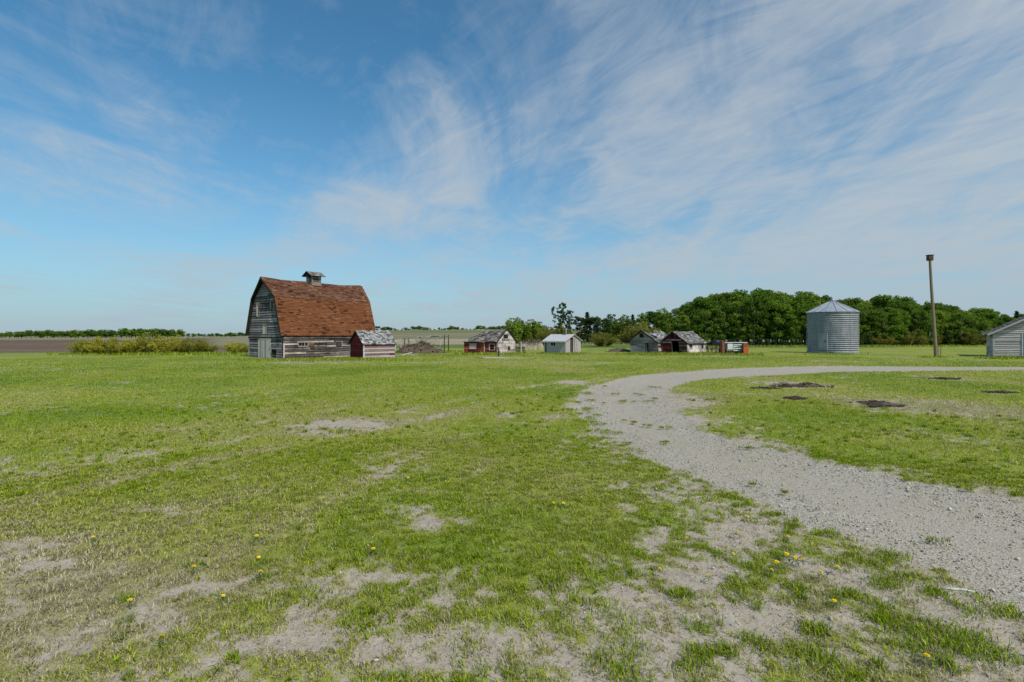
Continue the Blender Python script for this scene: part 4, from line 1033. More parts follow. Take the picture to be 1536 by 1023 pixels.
# ------------------------------------------------------------------ grain bin
def grain_bin():
    cx_, cy_ = .6257 * 67.4, 67.4; r = 2.87; z0 = tz1(cx_, cy_) - .05
    root = thing('grain_bin', (cx_, cy_, z0), 'round corrugated steel grain bin with a conical roof standing before the wood', 'grain bin')
    zt = 5.42; seg = 72; nc = 20; rows = nc * 8
    V = []; Fs = []
    zc_ = [.22 + (zt - .22) * i / rows for i in range(rows + 1)]
    zw = lambda a, z: .02 * math.sin(a * 5 + 1) * math.sin(z * 1.9) + .012 * math.sin(a * 11 + z * 3)
    sheet = .012
    for i, z in enumerate(zc_):
        for j in range(seg):
            a = 2 * math.pi * j / seg
            rr = r + .095 * math.sin(2 * math.pi * nc * i / rows) + zw(a, z)
            V.append((rr * math.cos(a), rr * math.sin(a), z))
    for i in range(rows):
        for j in range(seg): Fs.append((i * seg + j, i * seg + (j + 1) % seg, (i + 1) * seg + (j + 1) % seg, (i + 1) * seg + j))
    mb = MB(); mb.add(V, Fs, .5, 0, True)
    for k in range(8):                                  # vertical sheet seams with bolts
        a = 2 * math.pi * k / 8 + .2
        o = Vector((math.cos(a), math.sin(a), 0))
        mb.obox(o * (r + .05), (-o.y, o.x, 0), o, -.02, .02, -.02, .012, .25, zt - .03)
    mb.build('wall', M['galv'], root)
    ba = MB(); ba.tube([(0, 0, -.1), (0, 0, .24)], [r + .10, r + .07], 56); ba.build('base_ring', plain_mat('concrete_ring', (.30, .29, .27), .9, 0, .2), root)
    # roof: raised ribs over sheet sectors
    rb = MB(); n = 16; ev = r + .17; top = 7.0; rc = .38; zc2 = 6.82
    for k in range(n):
        a0 = 2 * math.pi * k / n; a1 = 2 * math.pi * (k + 1) / n
        st = 4
        for q in range(st):
            b0 = a0 + (a1 - a0) * q / st; b1 = a0 + (a1 - a0) * (q + 1) / st
            P = lambda b, rr, z: (rr * math.cos(b), rr * math.sin(b), z)
            rb.add([P(b0, ev, zt - .02), P(b1, ev, zt - .02), P(b1, rc, zc2), P(b0, rc, zc2), P(b0, ev, zt - .07), P(b1, ev, zt - .07)], [(0, 1, 2, 3), (4, 5, 1, 0)], .5)
        rb.beam((ev * math.cos(a0), ev * math.sin(a0), zt), (rc * math.cos(a0), rc * math.sin(a0), zc2 + .02), .06, .09, .5)
    ro = rb.build('roof', M['galv_roof'], root)
    c = MB(); c.tube([(0, 0, zc2 - .05), (0, 0, zc2 + .12), (0, 0, zc2 + .14), (0, 0, top + .12)], [rc + .06, rc + .06, rc + .1, .03], 24); c.build('roof_cap', M['galv_roof'], ro)
    # door on the side facing the yard
    def ang(px):
        rr = (px - 768) / F                            # where the sight line first meets the cylinder
        a_ = 1 + rr * rr; b_ = -2 * (rr * cx_ + cy_); c_ = cx_ ** 2 + cy_ ** 2 - r * r
        y = (-b_ - math.sqrt(b_ * b_ - 4 * a_ * c_)) / (2 * a_)
        return math.atan2(y - cy_, rr * y - cx_)
    a0, a1 = ang(1228.8), ang(1241.2); am = (a0 + a1) / 2; o = Vector((math.cos(am), math.sin(am), 0)); u = Vector((-o.y, o.x, 0)); hw = r * abs(a1 - a0) / 2
    d = MB(); d.obox(o * r, u, o, -hw, hw, -.12, .10, .62, 2.62); dd = d.build('door', M['galv'], root)
    for s in (-1, 1):
        k = MB(); k.obox(o * r, u, o, s * hw - .045, s * hw + .045, -.1, .15, .5, 2.72); k.build('door_jamb', M['galv'], root)
    for z0_, z1_ in ((2.63, 2.72), (.5, .6)):
        k = MB(); k.obox(o * r, u, o, -hw + .05, hw - .05, -.1, .145, z0_, z1_); k.build('door_rail', M['galv'], root)
    k = MB(); k.obox(o * r, u, o, hw - .26, hw - .2, .1, .15, 1.4, 1.75); k.build('handle', M['dark_iron'], dd)
grain_bin()

# ------------------------------------------------------------------ utility pole
def pole():
    bx, by = G(1404.3, 534); top = Zat(388, by) ; dx = (1394.8 - 1404.3) / F * by
    z = tz1(bx, by)
    root = thing('utility_pole', (bx, by, z), 'tall bare wooden utility pole leaning slightly, a dark box on its top', 'pole')
    mb = MB(); n = 10; pts = []; rad = []
    for i in range(n + 1):
        t = i / n; pts.append((dx * t + .03 * math.sin(t * 5), .05 * math.sin(t * 4), -.3 + (top - z + .3) * t)); rad.append(.185 - .06 * t)
    mb.tube(pts, rad, 12, .55); mb.build('pole', M['pole_wood'], root)
    b = MB(); t = Vector((dx, 0, top - z)); b.box(t.x - .25, t.x + .25, -.2, .2, t.z - .03, t.z + .36); b.box(t.x - .29, t.x + .29, -.25, .25, t.z + .362, t.z + .42); b.build('top_box', M['brown_board'], root)
    c = MB(); c.box(t.x - .24, t.x + .24, -.2, .2, t.z - .22, t.z - .035); c.build('bracket', M['rust'], root)
    k = MB(); k.tube([(.20, -.02, 0), (.17, -.02, 2.4)], [.03, .03], 6); k.build('conduit', M['rust'], root)
    s = MB(); s.beam((.75, .3, 0), (.78, .3, 1.05), .06); o = s.build('stake', M['post_wood'], None, (bx, by, z)); tag(o, 'thin short stake standing in the grass at the foot of the tall pole', 'stake')
pole()

# ------------------------------------------------------------------ yard things
def corral():
    y0 = 75.0; x0 = (592 - 768) / F * y0
    root = thing('rail_fence', (x0, y0, tz1(x0, y0)), 'old corral fence of thin grey posts and rails behind the dark dirt pile', 'fence')
    pts = []
    for px, h, dy, m in ((593, 1.7, 0, 0), (601.5, 1.8, .4, 0), (606.5, 1.9, 1.2, 1), (613.5, 2.0, 1.6, 1), (620, 1.8, 2, 0), (627.5, 2.2, 2.5, 0), (632.5, 2.2, 2.2, 0), (645.5, 2.35, 2.0, 0), (653, 2.4, 1.2, 0), (660, 2.3, .6, 0), (666.5, 2.4, 0, 1), (672.8, 2.4, -.6, 1)):
        y = y0 + dy; x = (px - 768) / F * y
        b = MB(); lx = random.uniform(-.08, .08)
        b.tube([(0, 0, -.1), (lx * .5, 0, h * .5), (lx, 0, h)], [.085, .075, .062], 7, .3 if m else .95)
        b.build('post', M['post_wood'] if not m else M['rust'], root, (x - x0, dy, 0)); pts.append((x - x0, dy, h))
    for hh, a, b_ in ((.9, 0, 11), (.55, 0, 6), (.35, 5, 11), (.93, 5, 9)):
        k = MB()
        for i in range(a, b_):
            p, q = pts[i], pts[i + 1]
            k.beam((p[0], p[1] - .07, p[2] * hh - random.uniform(0, .1)), (q[0], q[1] - .07, q[2] * hh - random.uniform(0, .1)), .05, .10)
        k.build('rail', M['post_wood'], root)
corral()

def rough_mound(name, mat, px, py, lx, ly, hgt, seed, label, cat, lumps=60, lump=(.10, .28), twigs=0, spread=.42, dense=1.0, peaks=((0, 1),)):
    gx, gy = G(px, py); gy += ly * .5
    gx = (px - 768) / F * gy
    n = 46; g = np.linspace(-1.15, 1.15, n); X, Y = np.meshgrid(g, g, indexing='ij')
    prof = np.zeros(X.shape)
    for (c, a) in peaks: prof = np.maximum(prof, a * np.clip(1 - ((X - c) / (.62 if len(peaks) > 1 else 1)) ** 2 - Y ** 2, 0, 1) ** .75)
    wx = X * lx; wy = Y * ly
    nz = fbm(wx * 1.3 + seed, wy * 1.3, 5, seed) ; nf = fbm(wx * 5 + seed, wy * 5, 3, seed + 9)
    Z = prof * hgt * (.45 + 1.0 * nz) + (nf - .5) * .35 * hgt * np.sqrt(prof) - .05
    co_ = np.stack([wx.ravel(), wy.ravel(), Z.ravel()], 1)
    i = (np.arange(n - 1)[:, None] * n + np.arange(n - 1)[None, :]).ravel()
    q = np.stack([i, i + n, i + n + 1, i + 1], 1)
    root = thing(name, (gx, gy, tz1(gx, gy)), label, cat)
    link_mesh('mound', np_mesh('mound', co_, q, {}, 4), mat, root)
    b = MB(); rd = random.Random(seed)
    for k in range(lumps):
        a, c = rd.gauss(0, spread), rd.gauss(0, spread)
        ix = int(np.clip((a + 1.15) / 2.3 * (n - 1), 0, n - 1)); iy = int(np.clip((c + 1.15) / 2.3 * (n - 1), 0, n - 1))
        s = rd.uniform(*lump); z = max(Z[ix, iy], 0)
        p = [(a * lx + s * rd.uniform(.5, 1) * math.cos(t) , c * ly + s * rd.uniform(.5, 1) * math.sin(t), z + dz * s) for dz, ts in ((-.3, (0, 1.6, 3.1, 4.7)), (rd.uniform(.3, .7), (.3, 1.9, 3.4, 5))) for t in ts]
        b.hexa(p, rd.random())
    b.build('clods', mat, root)['kind'] = 'stuff'
    if twigs:
        t = MB()
        for k in range(twigs):
            a, c = rd.gauss(0, .45), rd.gauss(0, .45)
            ix = int(np.clip((a + 1.15) / 2.3 * (n - 1), 0, n - 1)); iy = int(np.clip((c + 1.15) / 2.3 * (n - 1), 0, n - 1))
            z = max(Z[ix, iy], 0); an = rd.uniform(0, 6.3); L = rd.uniform(.25, 1.0) * max(.5, hgt); el = rd.uniform(-.1, .8)
            p = Vector((a * lx, c * ly, z)); e = p + Vector((math.cos(an) * math.cos(el), math.sin(an) * math.cos(el), math.sin(el))) * L
            t.tube([p, p.lerp(e, .5) + Vector((0, 0, .06)), e], [.025, .02, .008], 4, cap=False)
        t.build('twigs', M['twig'], root)['kind'] = 'stuff'
    return root
rough_mound('dirt_pile', M['soil_dark'], 627, 529.5, 3.0, 1.8, 1.25, 11, 'large dark brown dirt and brush pile in front of the corral fence', 'dirt pile', 190, (.08, .28), 260, peaks=((-.35, .8), (.15, 1.0), (.62, .5)))
rough_mound('brush_pile', M['soil_dark'], 929, 528.5, 1.7, 1.0, .55, 23, 'low brown brush heap in the grass left of the bare grey leaning shed'.replace('left of', 'beside'), 'brush pile', 40, (.06, .16), 90)
for (px, py, lx, ly, h, lab, sd) in ((1213, 580, .75, .45, .34, 'largest dark clod heap on the grass island inside the drive', 31), (1180, 580.5, .55, .3, .16, 'low dark soil clump beside the largest clod heap on the island', 32), (1150, 583, .5, .28, .14, 'flat broken soil clump nearest the bend of the drive on the island', 33), (1195, 599, .3, .22, .17, 'small separate dark clod in front of the largest heap', 34), (1312, 606, .5, .25, .12, 'upper of two soil clumps along the dark rut on the island', 35), (1330, 611, .5, .22, .1, 'lower soil clump at the end of the dark rut on the island', 36), (1415, 568.5, .7, .3, .14, 'dark soil clump beside the far arm of the drive', 37), (1500, 589, .5, .25, .14, 'dark soil clump in the island grass nearest the whitewashed board shed', 38)):
    rough_mound('soil_clod', M['soil_dark'], px, py, lx * .72, ly * .8, h * .62, sd, lab, 'soil clod', 110, (.025, .11), 0, spread=.72)

def scrap(px, py, L, rot, mat, lab, w=.18, h=.05, lift=0.0, name='scrap_board', cat='board'):
    x, y = G(px, py); b = MB()
    b.beam((-L / 2, 0, h / 2), (L / 2, 0, h / 2 + lift), w, h, .7)
    b.beam((-L / 2 + .02, .012, h + .006), (L / 2 - .3, -.01, h + lift * .9 + .006), w * .55, .012, .5)
    o = b.build(name, M[mat], None, (x, y, tz1(x, y) + .01)); o.rotation_euler = (0, 0, rot)
    return tag(o, lab, cat)
scrap(740, 537.4, 2.2, .1, 'pale_trim', 'long pale board lying flat in the grass before the old red house', lift=.04)
scrap(720, 537.8, 1.2, -.4, 'brown_board', 'short brown board lying in the grass before the old red house')
scrap(728, 536.6, .9, .5, 'post_wood', 'small grey board end lying just behind the long pale board')
scrap(610, 532.8, 1.3, .6, 'white_paint', 'white board with one end raised near the small red shed', lift=.3)
scrap(600, 533.6, 1.0, -.5, 'white_paint', 'white broken board lying closest to the small red shed wall', lift=.12)
scrap(619, 532.2, 1.0, .05, 'pale_trim', 'flat pale board in front of the dark dirt pile')
scrap(860, 533, 1.5, .1, 'brown_board', 'brown board lying at the step of the white metal shed')
def post_by_house():
    x, y = G(747.5, 535); z = tz1(x, y)
    r = thing('broken_post', (x, y, z), 'short broken post with a pale strut by the corner of the old red house', 'post')
    b = MB(); b.tube([(0, 0, -.1), (.05, 0, .7), (-.05, 0, 1.0)], [.09, .08, .06], 7); b.build('post', M['rust'], r)
    b = MB(); b.beam((.35, -.2, 0), (.06, 0, .85), .07); b.build('strut', M['pale_trim'], r)
post_by_house()
def lumber():
    x, y = G(780, 528.6); r = thing('lumber_stack', (x, y, tz1(x, y)), 'loose stack of dark planks held by a pale post behind the white peeling gable', 'lumber stack', -.35)
    for i in range(6):
        b = MB(); b.beam((-.75 + random.uniform(-.1, .1), random.uniform(-.05, .05), .1 + i * .2), (.7 + random.uniform(-.1, .2), random.uniform(-.05, .05), .1 + i * .2 + random.uniform(-.05, .05)), .3, .12, random.random()); b.build('plank', M['barn_side_board'], r)
    b = MB(); b.beam((.25, -.25, 0), (.25, -.25, 1.45), .1); b.build('post', M['pale_trim'], r)
lumber()

def wheel(root, x, y, z, rad, wdt, rim, axis='y'):
    t = MB(); n = 20; V = []; Fs = []
    for i in range(n):
        a = 2 * math.pi * i / n
        for rr, yy in ((rad, -wdt / 2 * .8), (rad * 1.03, 0), (rad, wdt / 2 * .8), (rad * .62, wdt / 2), (rad * .62, -wdt / 2)):
            V.append((x + rr * math.cos(a), y + yy, z + rr * math.sin(a)))
    for i in range(n):
        for k in range(5): Fs.append((i * 5 + k, i * 5 + (k + 1) % 5, ((i + 1) % n) * 5 + (k + 1) % 5, ((i + 1) % n) * 5 + k))
    t.add(V, Fs, .5, 0, True); w_ = t.build('wheel', M['tyre'], root)
    h = MB(); h.tube([(x, y - wdt * .3, z), (x, y + wdt * .3, z)], [rad * .60, rad * .60], 16); h.tube([(x, y - wdt * .55, z), (x, y + wdt * .55, z)], [rad * .16, rad * .16], 8); h.build('rim', M[rim], w_)
def machinery():
    # pale and orange seed drill: long box between two orange end stands
    x, y = G(1103, 532.0); s = y / F
    r = thing('seed_drill', (x, y, tz1(x, y)), 'old pull type seed drill, pale and mint panels between bright orange end stands', 'farm machine', .02)
    X = lambda px: (px - 1103) * s
    b = MB(); b.box(X(1112.3), X(1119.6), -.55, .5, .06, 1.02); b.box(X(1111.9), X(1120), -.6, .55, 1.02, 1.08); b.build('end_stand', M['orange_paint'], r, label='bright orange end stand')
    b = MB(); b.box(X(1112.6), X(1119.3), -.52, .46, 1.084, 1.32); b.build('end_panel', M['orange_brown'], r)
    b = MB(); b.box(X(1081), X(1084.6), -.4, .3, .25, 1.5); b.box(X(1080.4), X(1085.2), -.45, .35, 1.5, 1.58); b.build('end_stand', M['orange_brown'], r, label='rusty orange end stand')
    b = MB(); b.box(X(1085.4), X(1121), -.06, .06, 1.36, 1.45); b.build('top_rail', M['white_paint'], r)
    b = MB(); b.box(X(1085), X(1121), .08, .5, 1.33, 1.38); b.build('lid', M['orange_brown'], r)
    b = MB(); b.box(X(1090.5), X(1098.5), -.15, .25, .62, 1.27); b.build('hopper', M['white_paint'], r)
    for i in range(4):
        b = MB(); b.box(X(1098.8), X(1105.2), -.2, .15, .42 + i * .22, .54 + i * .22); b.build('panel', M['white_paint'], r)
        b = MB(); b.box(X(1105.4), X(1112), -.2, .15, .42 + i * .22, .52 + i * .22 + .03 * (i % 2)); b.build('panel', M['green_paint'] if i % 2 == 0 else M['white_paint'], r)
    b = MB(); b.box(X(1086.5), X(1089.8), -.1, .3, .55, 1.3); b.build('hopper', M['blue_paint'], r, label='dark blue hopper')
    b = MB(); b.beam((X(1080), .1, .40), (X(1116), .1, .36), .1, .1); b.beam((X(1085), -.3, .3), (X(1112), -.3, .30), .07, .07); b.build('frame', M['rust'], r)
    for i in range(7):
        px = 1089 + i * 3.2; b = MB(); b.tube([(X(px), .0, .55), (X(px) - .03, -.2, .3), (X(px), -.3, .02)], [.03, .025, .03], 5); b.build('seed_tube', M['dark_iron'], r)
    for px in (1087, 1110): wheel(r, X(px), .55, .48, .48, .16, 'rust')
    # dark cultivator between the drill and the shed
    x2, y2 = G(1068, 530.6); s2 = y2 / F
    q = thing('field_cultivator', (x2, y2, tz1(x2, y2)), 'dark rusted field cultivator with spoked wheels between the red fronted shed and the drill', 'farm machine', .1)
    XX = lambda px: (px - 1068) * s2
    b = MB()
    for yy in (-.4, .2, .7): b.beam((XX(1060), yy, .55), (XX(1080), yy, .58), .08)
    for px in (1061, 1067, 1073, 1079): b.beam((XX(px), -.5, .56), (XX(px), .8, .56), .07)
    b.build('frame', M['rust'], q)
    for i in range(9):
        b = MB(); px = 1060.5 + i * 2.2; yy = (-.4, .2, .7)[i % 3]
        b.tube([(XX(px), yy, .62), (XX(px) - .12, yy + .15, .85), (XX(px) + .1, yy + .3, .5), (XX(px), yy + .05, .03)], [.025, .025, .025, .02], 5); b.build('tine', M['dark_iron'], q)
    for px, rad in ((1064.5, .42), (1075, .36)): 
        wv = MB(); n = 18; c = Vector((XX(px), -.6, rad))
        wv.tube([c + Vector((rad * math.cos(2 * math.pi * k / n), 0, rad * math.sin(2 * math.pi * k / n))) for k in range(n + 1)], [.04] * (n + 1), 5, cap=False)
        for k in range(7): a = 2 * math.pi * k / 7; wv.beam(c, c + Vector((rad * math.cos(a), 0, rad * math.sin(a))), .03)
        wv.build('wheel', M['pole_wood'], q)
    b = MB(); b.tube([(XX(1062), .3, .6), (XX(1064), .3, 1.25), (XX(1069), .2, 1.5), (XX(1074), .2, 1.1)], [.05, .05, .05, .05], 6); b.beam((XX(1070), .2, .6), (XX(1071), .2, 1.7), .06); b.build('lift_lever', M['dark_iron'], q)
    # blue engine drum standing behind
    x3, y3 = G(1077, 529.0); p = thing('oil_drum', (x3, y3, tz1(x3, y3)), 'dark blue drum on a stand behind the rusted cultivator', 'drum')
    b = MB(); b.tube([(-.3, 0, 1.35), (.3, 0, 1.35)], [.33, .33], 16); [b.tube([(k, 0, 1.35), (k + .03, 0, 1.35)], [.345, .345], 16) for k in (-.12, .1)]; b.build('drum', M['blue_paint'], p)
    for sx in (-.22, .22):
        b = MB(); b.beam((sx, -.3, 0), (sx, -.1, 1.1), .06); b.beam((sx, .3, 0), (sx, .1, 1.1), .06); b.build('leg', M['rust'], p)
machinery()
def stick():
    x, y = G(1428, 881.5); b = MB(); z = tz1(x, y)
    b.tube([(-.15, .03, .012), (-.03, .0, .02), (.09, -.015, .018), (.17, -.05, .016)], [.009, .011, .010, .006], 7)
    tag(b.build('stick', M['white_paint'], None, (x, y, z - .02)), 'pale bare stick lying on the edge of the gravel drive', 'stick')
stick()

# ================================================================== TREES AND BUSHES
LEAF = leaf_material('tree_leaf', transl=.38, objvar=.32)
BARK_PALE = plain_mat('pale_aspen_bark', (.30, .29, .26), .9, 0, .5, 3)
BARK_DARK = plain_mat('dark_bark', (.07, .058, .046), .95, 0, .4, 4)
STEM = plain_mat('willow_stem', (.13, .095, .05), .95, 0, .4, 5)
def leaf_mesh(name, cen, size, pal, up=.25, drop=None):
    """many small leaf clumps; cen: N x 3"""
    n = len(cen); nr = rng.normal(size=(n, 3)); nr[:, 2] = np.abs(nr[:, 2]) * .8 + up
    nr /= np.linalg.norm(nr, axis=1)[:, None]
    a = rng.normal(size=(n, 3)); a -= nr * (a * nr).sum(1)[:, None]; a /= np.linalg.norm(a, axis=1)[:, None]
    b = np.cross(nr, a); s = (size * rng.uniform(.6, 1.35, n))[:, None]
    co_ = np.stack([cen - a * s * .62, cen + b * s * .42 + nr * s * .1, cen + a * s * .62, cen - b * s * .42 + nr * s * .1], 1).reshape(-1, 3)
    q = np.arange(n * 4).reshape(n, 4)
    pal = np.array(pal); i = rng.integers(0, len(pal), n); j = rng.integers(0, len(pal), n); f = rng.random((n, 1))
    c = (pal[i] * f + pal[j] * (1 - f)) * rng.uniform(.75, 1.25, (n, 1))
    col = np.repeat(np.concatenate([c, np.ones((n, 1))], 1), 4, axis=0)
    return np_mesh(name, co_, q, {'col': ('FLOAT_COLOR', 'POINT', col)}, 4)
def clusters(cs, per, spread):
    """leaf positions: per leaves round each cluster centre, denser to its rim"""
    o = []
    for (c, r) in cs:
        k = int(per * (r / spread) ** 2)
        d = rng.normal(size=(k, 3)); d /= np.linalg.norm(d, axis=1)[:, None]
        o.append(np.array(c) + d * (r * 1.22 * rng.uniform(.1, 1, (k, 1)) ** .6) * np.array([1, 1, .8]))
    return np.concatenate(o)
GREEN = [(.062, .13, .016), (.095, .185, .021), (.135, .24, .028), (.19, .285, .04)]
GREEN2 = [(.13, .215, .026), (.19, .29, .038), (.25, .33, .05), (.15, .235, .034)]
DARK = [(.04, .078, .024), (.062, .112, .032), (.09, .14, .04)]
OCHRE = [(.38, .38, .05), (.48, .46, .07), (.32, .36, .05), (.40, .34, .08), (.24, .27, .045)]
OLIVE = [(.20, .22, .042), (.27, .26, .05), (.14, .18, .034), (.24, .19, .055)]
class Proto: pass
def tree_proto(kind, h, seed):
    """-> list of (part name, mesh); origin at the foot"""
    rd = random.Random(seed); tb = MB(); cs = []
    if kind in ('aspen', 'bright'):
        lean = (rd.uniform(-.3, .3), rd.uniform(-.3, .3))
        top = h * .93; P = lambda t: Vector((lean[0] * t + .12 * math.sin(t * 5 + seed), lean[1] * t + .1 * math.sin(t * 4), top * t))
        tb.tube([P(i / 8) for i in range(9)], [h * .0125 * (1 - .85 * i / 8) + .012 for i in range(9)], 7)
        for k in range(34):
            t = rd.uniform(.13, .97); a = rd.uniform(0, 6.28)
            wdt = h * .185 * (max(.02, math.sin(math.pi * min(1, (t - .02) / 1.02))) ** .6) * rd.uniform(.55, 1.2)
            p = P(t); e = p + Vector((math.cos(a) * wdt, math.sin(a) * wdt, h * rd.uniform(.03, .10)))
            tb.tube([p, p.lerp(e, .5) + Vector((0, 0, h * .012)), e], [h * .0045, h * .003, h * .0012], 4, cap=False)
            cs.append((e, h * rd.uniform(.045, .085))); 
            if rd.random() < .6: cs.append((p.lerp(e, .55), h * rd.uniform(.04, .065)))
        cs.append((P(1.0) + Vector((0, 0, h * .02)), h * .05)); cs.append((P(.95), h * .06))
        L = clusters(cs, 120, h * .065); pal = GREEN if kind == 'aspen' else GREEN2; size = .024 * h
        bark = BARK_PALE
    elif kind == 'spire':                      # thin many stemmed poplar, open crown
        for k in range(5):
            a = rd.uniform(0, 6.28); r0 = h * .045 * rd.random(); hh = h * rd.uniform(.72, 1.0); tilt = rd.uniform(.03, .17)
            b = Vector((math.cos(a) * r0, math.sin(a) * r0, 0)); e = b + Vector((math.cos(a) * h * tilt, math.sin(a) * h * tilt, hh))
            tb.tube([b, b.lerp(e, .5), e], [h * .008, h * .006, .012], 5)
            for i in range(20):
                t = rd.uniform(.15, 1); p = b.lerp(e, t); an = rd.uniform(0, 6.28); q = p + Vector((math.cos(an) * h * .045, math.sin(an) * h * .045, h * .05)) * rd.uniform(.4, 1.2)
                tb.tube([p, q], [h * .003, .008], 4, cap=False); cs.append((q, h * rd.uniform(.018, .038)))
        L = clusters(cs, 30, h * .03); pal = DARK + GREEN[:2]; size = .026 * h; bark = BARK_DARK
    elif kind == 'spruce':
        tb.tube([(0, 0, 0), (0, 0, h * .5), (0, 0, h)], [h * .014, h * .009, .01], 7)
        for k in range(44):
            t = (k + .5) / 44; z = h * (.10 + .88 * t); a = k * 2.4; r = h * .19 * (1 - t) ** .8 * rd.uniform(.7, 1.15) + h * .012
            e = Vector((math.cos(a) * r, math.sin(a) * r, z - r * .18))
            tb.tube([(0, 0, z), e], [h * .004, .008], 4, cap=False)
            for f in (.4, .7, 1): cs.append((Vector((0, 0, z)).lerp(e, f), h * .026 * (1.15 - .4 * f)))
        L = clusters(cs, 22, h * .026); pal = DARK; size = .030 * h; bark = BARK_DARK
    elif kind == 'darkleaf':                   # dark open broadleaf
        for k in range(3):
            a = rd.uniform(0, 6.28); e = Vector((math.cos(a) * h * .1, math.sin(a) * h * .1, h * rd.uniform(.75, .92)))
            tb.tube([(0, 0, 0), e * .5, e], [h * .014, h * .01, .015], 6)
            for i in range(17):
                t = rd.uniform(.12, 1.0); p = e * t; an = rd.uniform(0, 6.28); q = p + Vector((math.cos(an), math.sin(an), .5)) * h * rd.uniform(.08, .2)
                tb.tube([p, q], [h * .004, .01], 4, cap=False); cs.append((q, h * rd.uniform(.035, .075)))
        L = clusters(cs, 60, h * .06); pal = DARK + [GREEN[0]]; size = .032 * h; bark = BARK_DARK
    elif kind in ('willow', 'bush', 'thicket'):
        n = 40; nar = .5 if kind == 'thicket' else 1.0
        for k in range(n):
            a = rd.uniform(0, 6.28); rr = math.sqrt(rd.random()); e = Vector((math.cos(a) * rr * h * .72 * nar, math.sin(a) * rr * h * .72 * nar, h * (1.0 - .55 * rr ** 2) * rd.uniform(.72, 1.03)))
            b = Vector((math.cos(a) * rr * h * .22, math.sin(a) * rr * h * .22, 0))
            tb.tube([b, b.lerp(e, .5) + Vector((0, 0, h * .06)), e], [h * .013, h * .009, h * .003], 5, cap=False)
            for f in (1.0, .82, .62, .42, .24): cs.append((b.lerp(e, f) + Vector((0, 0, h * .04)), h * rd.uniform(.06, .11) * (nar ** .5)))
        L = clusters(cs, 50, h * .09 * nar ** .5); L = L[L[:, 2] > .015 * h]; pal = OCHRE if kind == 'willow' else OLIVE if kind == 'bush' else GREEN2; size = .036 * h; bark = STEM
    elif kind == 'far':                        # trees half a kilometre away
        tb.tube([(0, 0, 0), (0, 0, h * .6)], [h * .02, h * .012], 5)
        for k in range(15):
            a = rd.uniform(0, 6.28); rr = rd.random(); cs.append((Vector((math.cos(a) * rr * h * .34, math.sin(a) * rr * h * .34, h * (.2 + .68 * rd.random() * (1 - .35 * rr)))), h * rd.uniform(.12, .19)))
        L = clusters(cs, 40, h * .15); pal = GREEN; size = .085 * h; bark = BARK_DARK
    p = Proto(); p.crown = leaf_mesh(kind + '_crown', L, size, pal); p.bark = bark; p.h = h
    tmp = tb.build('trunk', bark); p.trunk = tmp.data; bpy.data.objects.remove(tmp); p.crown.materials.append(LEAF)
    return p
PROTO = {}
for kind, h, n in (('aspen', 11, 5), ('bright', 10, 3), ('spire', 7, 3), ('spruce', 5, 2), ('darkleaf', 6, 2), ('willow', 2.6, 3), ('bush', 2.4, 2), ('thicket', 4, 3), ('far', 9, 4)):
    PROTO[kind] = [tree_proto(kind, h, 100 + 13 * k + len(kind)) for k in range(n)]
def plant(name, kind, x, y, h, label, cat, group=None, wide=1.0, trunk='trunk', crown='crown'):
    p = random.choice(PROTO[kind]); s = h / p.h
    r = thing(name, (x, y, tz1(x, y) - .03), label, cat, random.uniform(0, 6.28), group)
    r.scale = (s * wide, s * wide, s)
    for nm, me in ((trunk, p.trunk), (crown, p.crown)):
        o = bpy.data.objects.new(nm, me); COL.objects.link(o); o.parent = r
    return r

def wood():
    """the tree belt behind the sheds, the bin and the pole"""
    def top_at(px):
        xs = [1000, 1022, 1035, 1060, 1100, 1150, 1200, 1240, 1265, 1300, 1345, 1400, 1440, 1475, 1500, 1560, 1700]
        ys = [470, 466, 456, 444, 440, 437, 438, 447, 453, 450, 449, 455, 462, 469, 471, 469, 468]
        return float(np.interp(px, xs, ys))
    k = 0
    for row, (y0, f) in enumerate(((110, .82), (115, .93), (121, 1.0), (128, 1.0), (136, .98))):
        px = 1022 + row * 3
        while px < 1640:
            y = y0 + random.uniform(-2, 2) + max(0, px - 1290) * .06 + (4 if px < 1045 else 0)
            x = (px - 768) / F * y
            h = (Zat(top_at(px) + random.uniform(-4, 6), y)) * f * random.uniform(.86, 1.06)
            where = 'behind the red fronted shed' if px < 1075 else 'behind the seed drill' if px < 1130 else 'between the drill and the grain bin' if px < 1200 else 'behind the grain bin' if px < 1295 else 'between the grain bin and the utility pole' if px < 1385 else 'behind the utility pole' if px < 1430 else 'behind the whitewashed board shed'
            rowt = 'front row aspen' if row == 0 else 'second row aspen' if row == 1 else 'inner aspen'
            br = random.random() < (.30 if px < 1290 else .5)
            tone = 'light green' if br else 'deep green'
            if px < 1560 or row < 2:
                plant('aspen_tree', 'bright' if br else 'aspen', x, y, h, f'{tone} {rowt} in the wood {where}', 'tree', 'aspens of the wood', random.uniform(.95, 1.35))
            px += random.uniform(9, 15.5) * (1.0 if row < 3 else 1.2)
    # dead pale stems and shrubs under the wood edge
    for px in np.arange(1028, 1500, 8.5):
        y = 107.5 + random.uniform(-1, 2) + max(0, px - 1290) * .06; x = (px + random.uniform(-6, 6) - 768) / F * y
        w_ = 'near the leaning sheds' if px < 1120 else 'near the grain bin' if px < 1300 else 'near the utility pole'
        plant('wood_edge_shrub', 'bush' if px > 1300 and random.random() < .5 else 'darkleaf', x, y, random.uniform(1.1, 2.4) * (1.5 if px > 1290 else 1), f'low shrub under the front aspens at the wood edge {w_}', 'shrub', 'shrubs along the wood edge', 1.4)
wood()
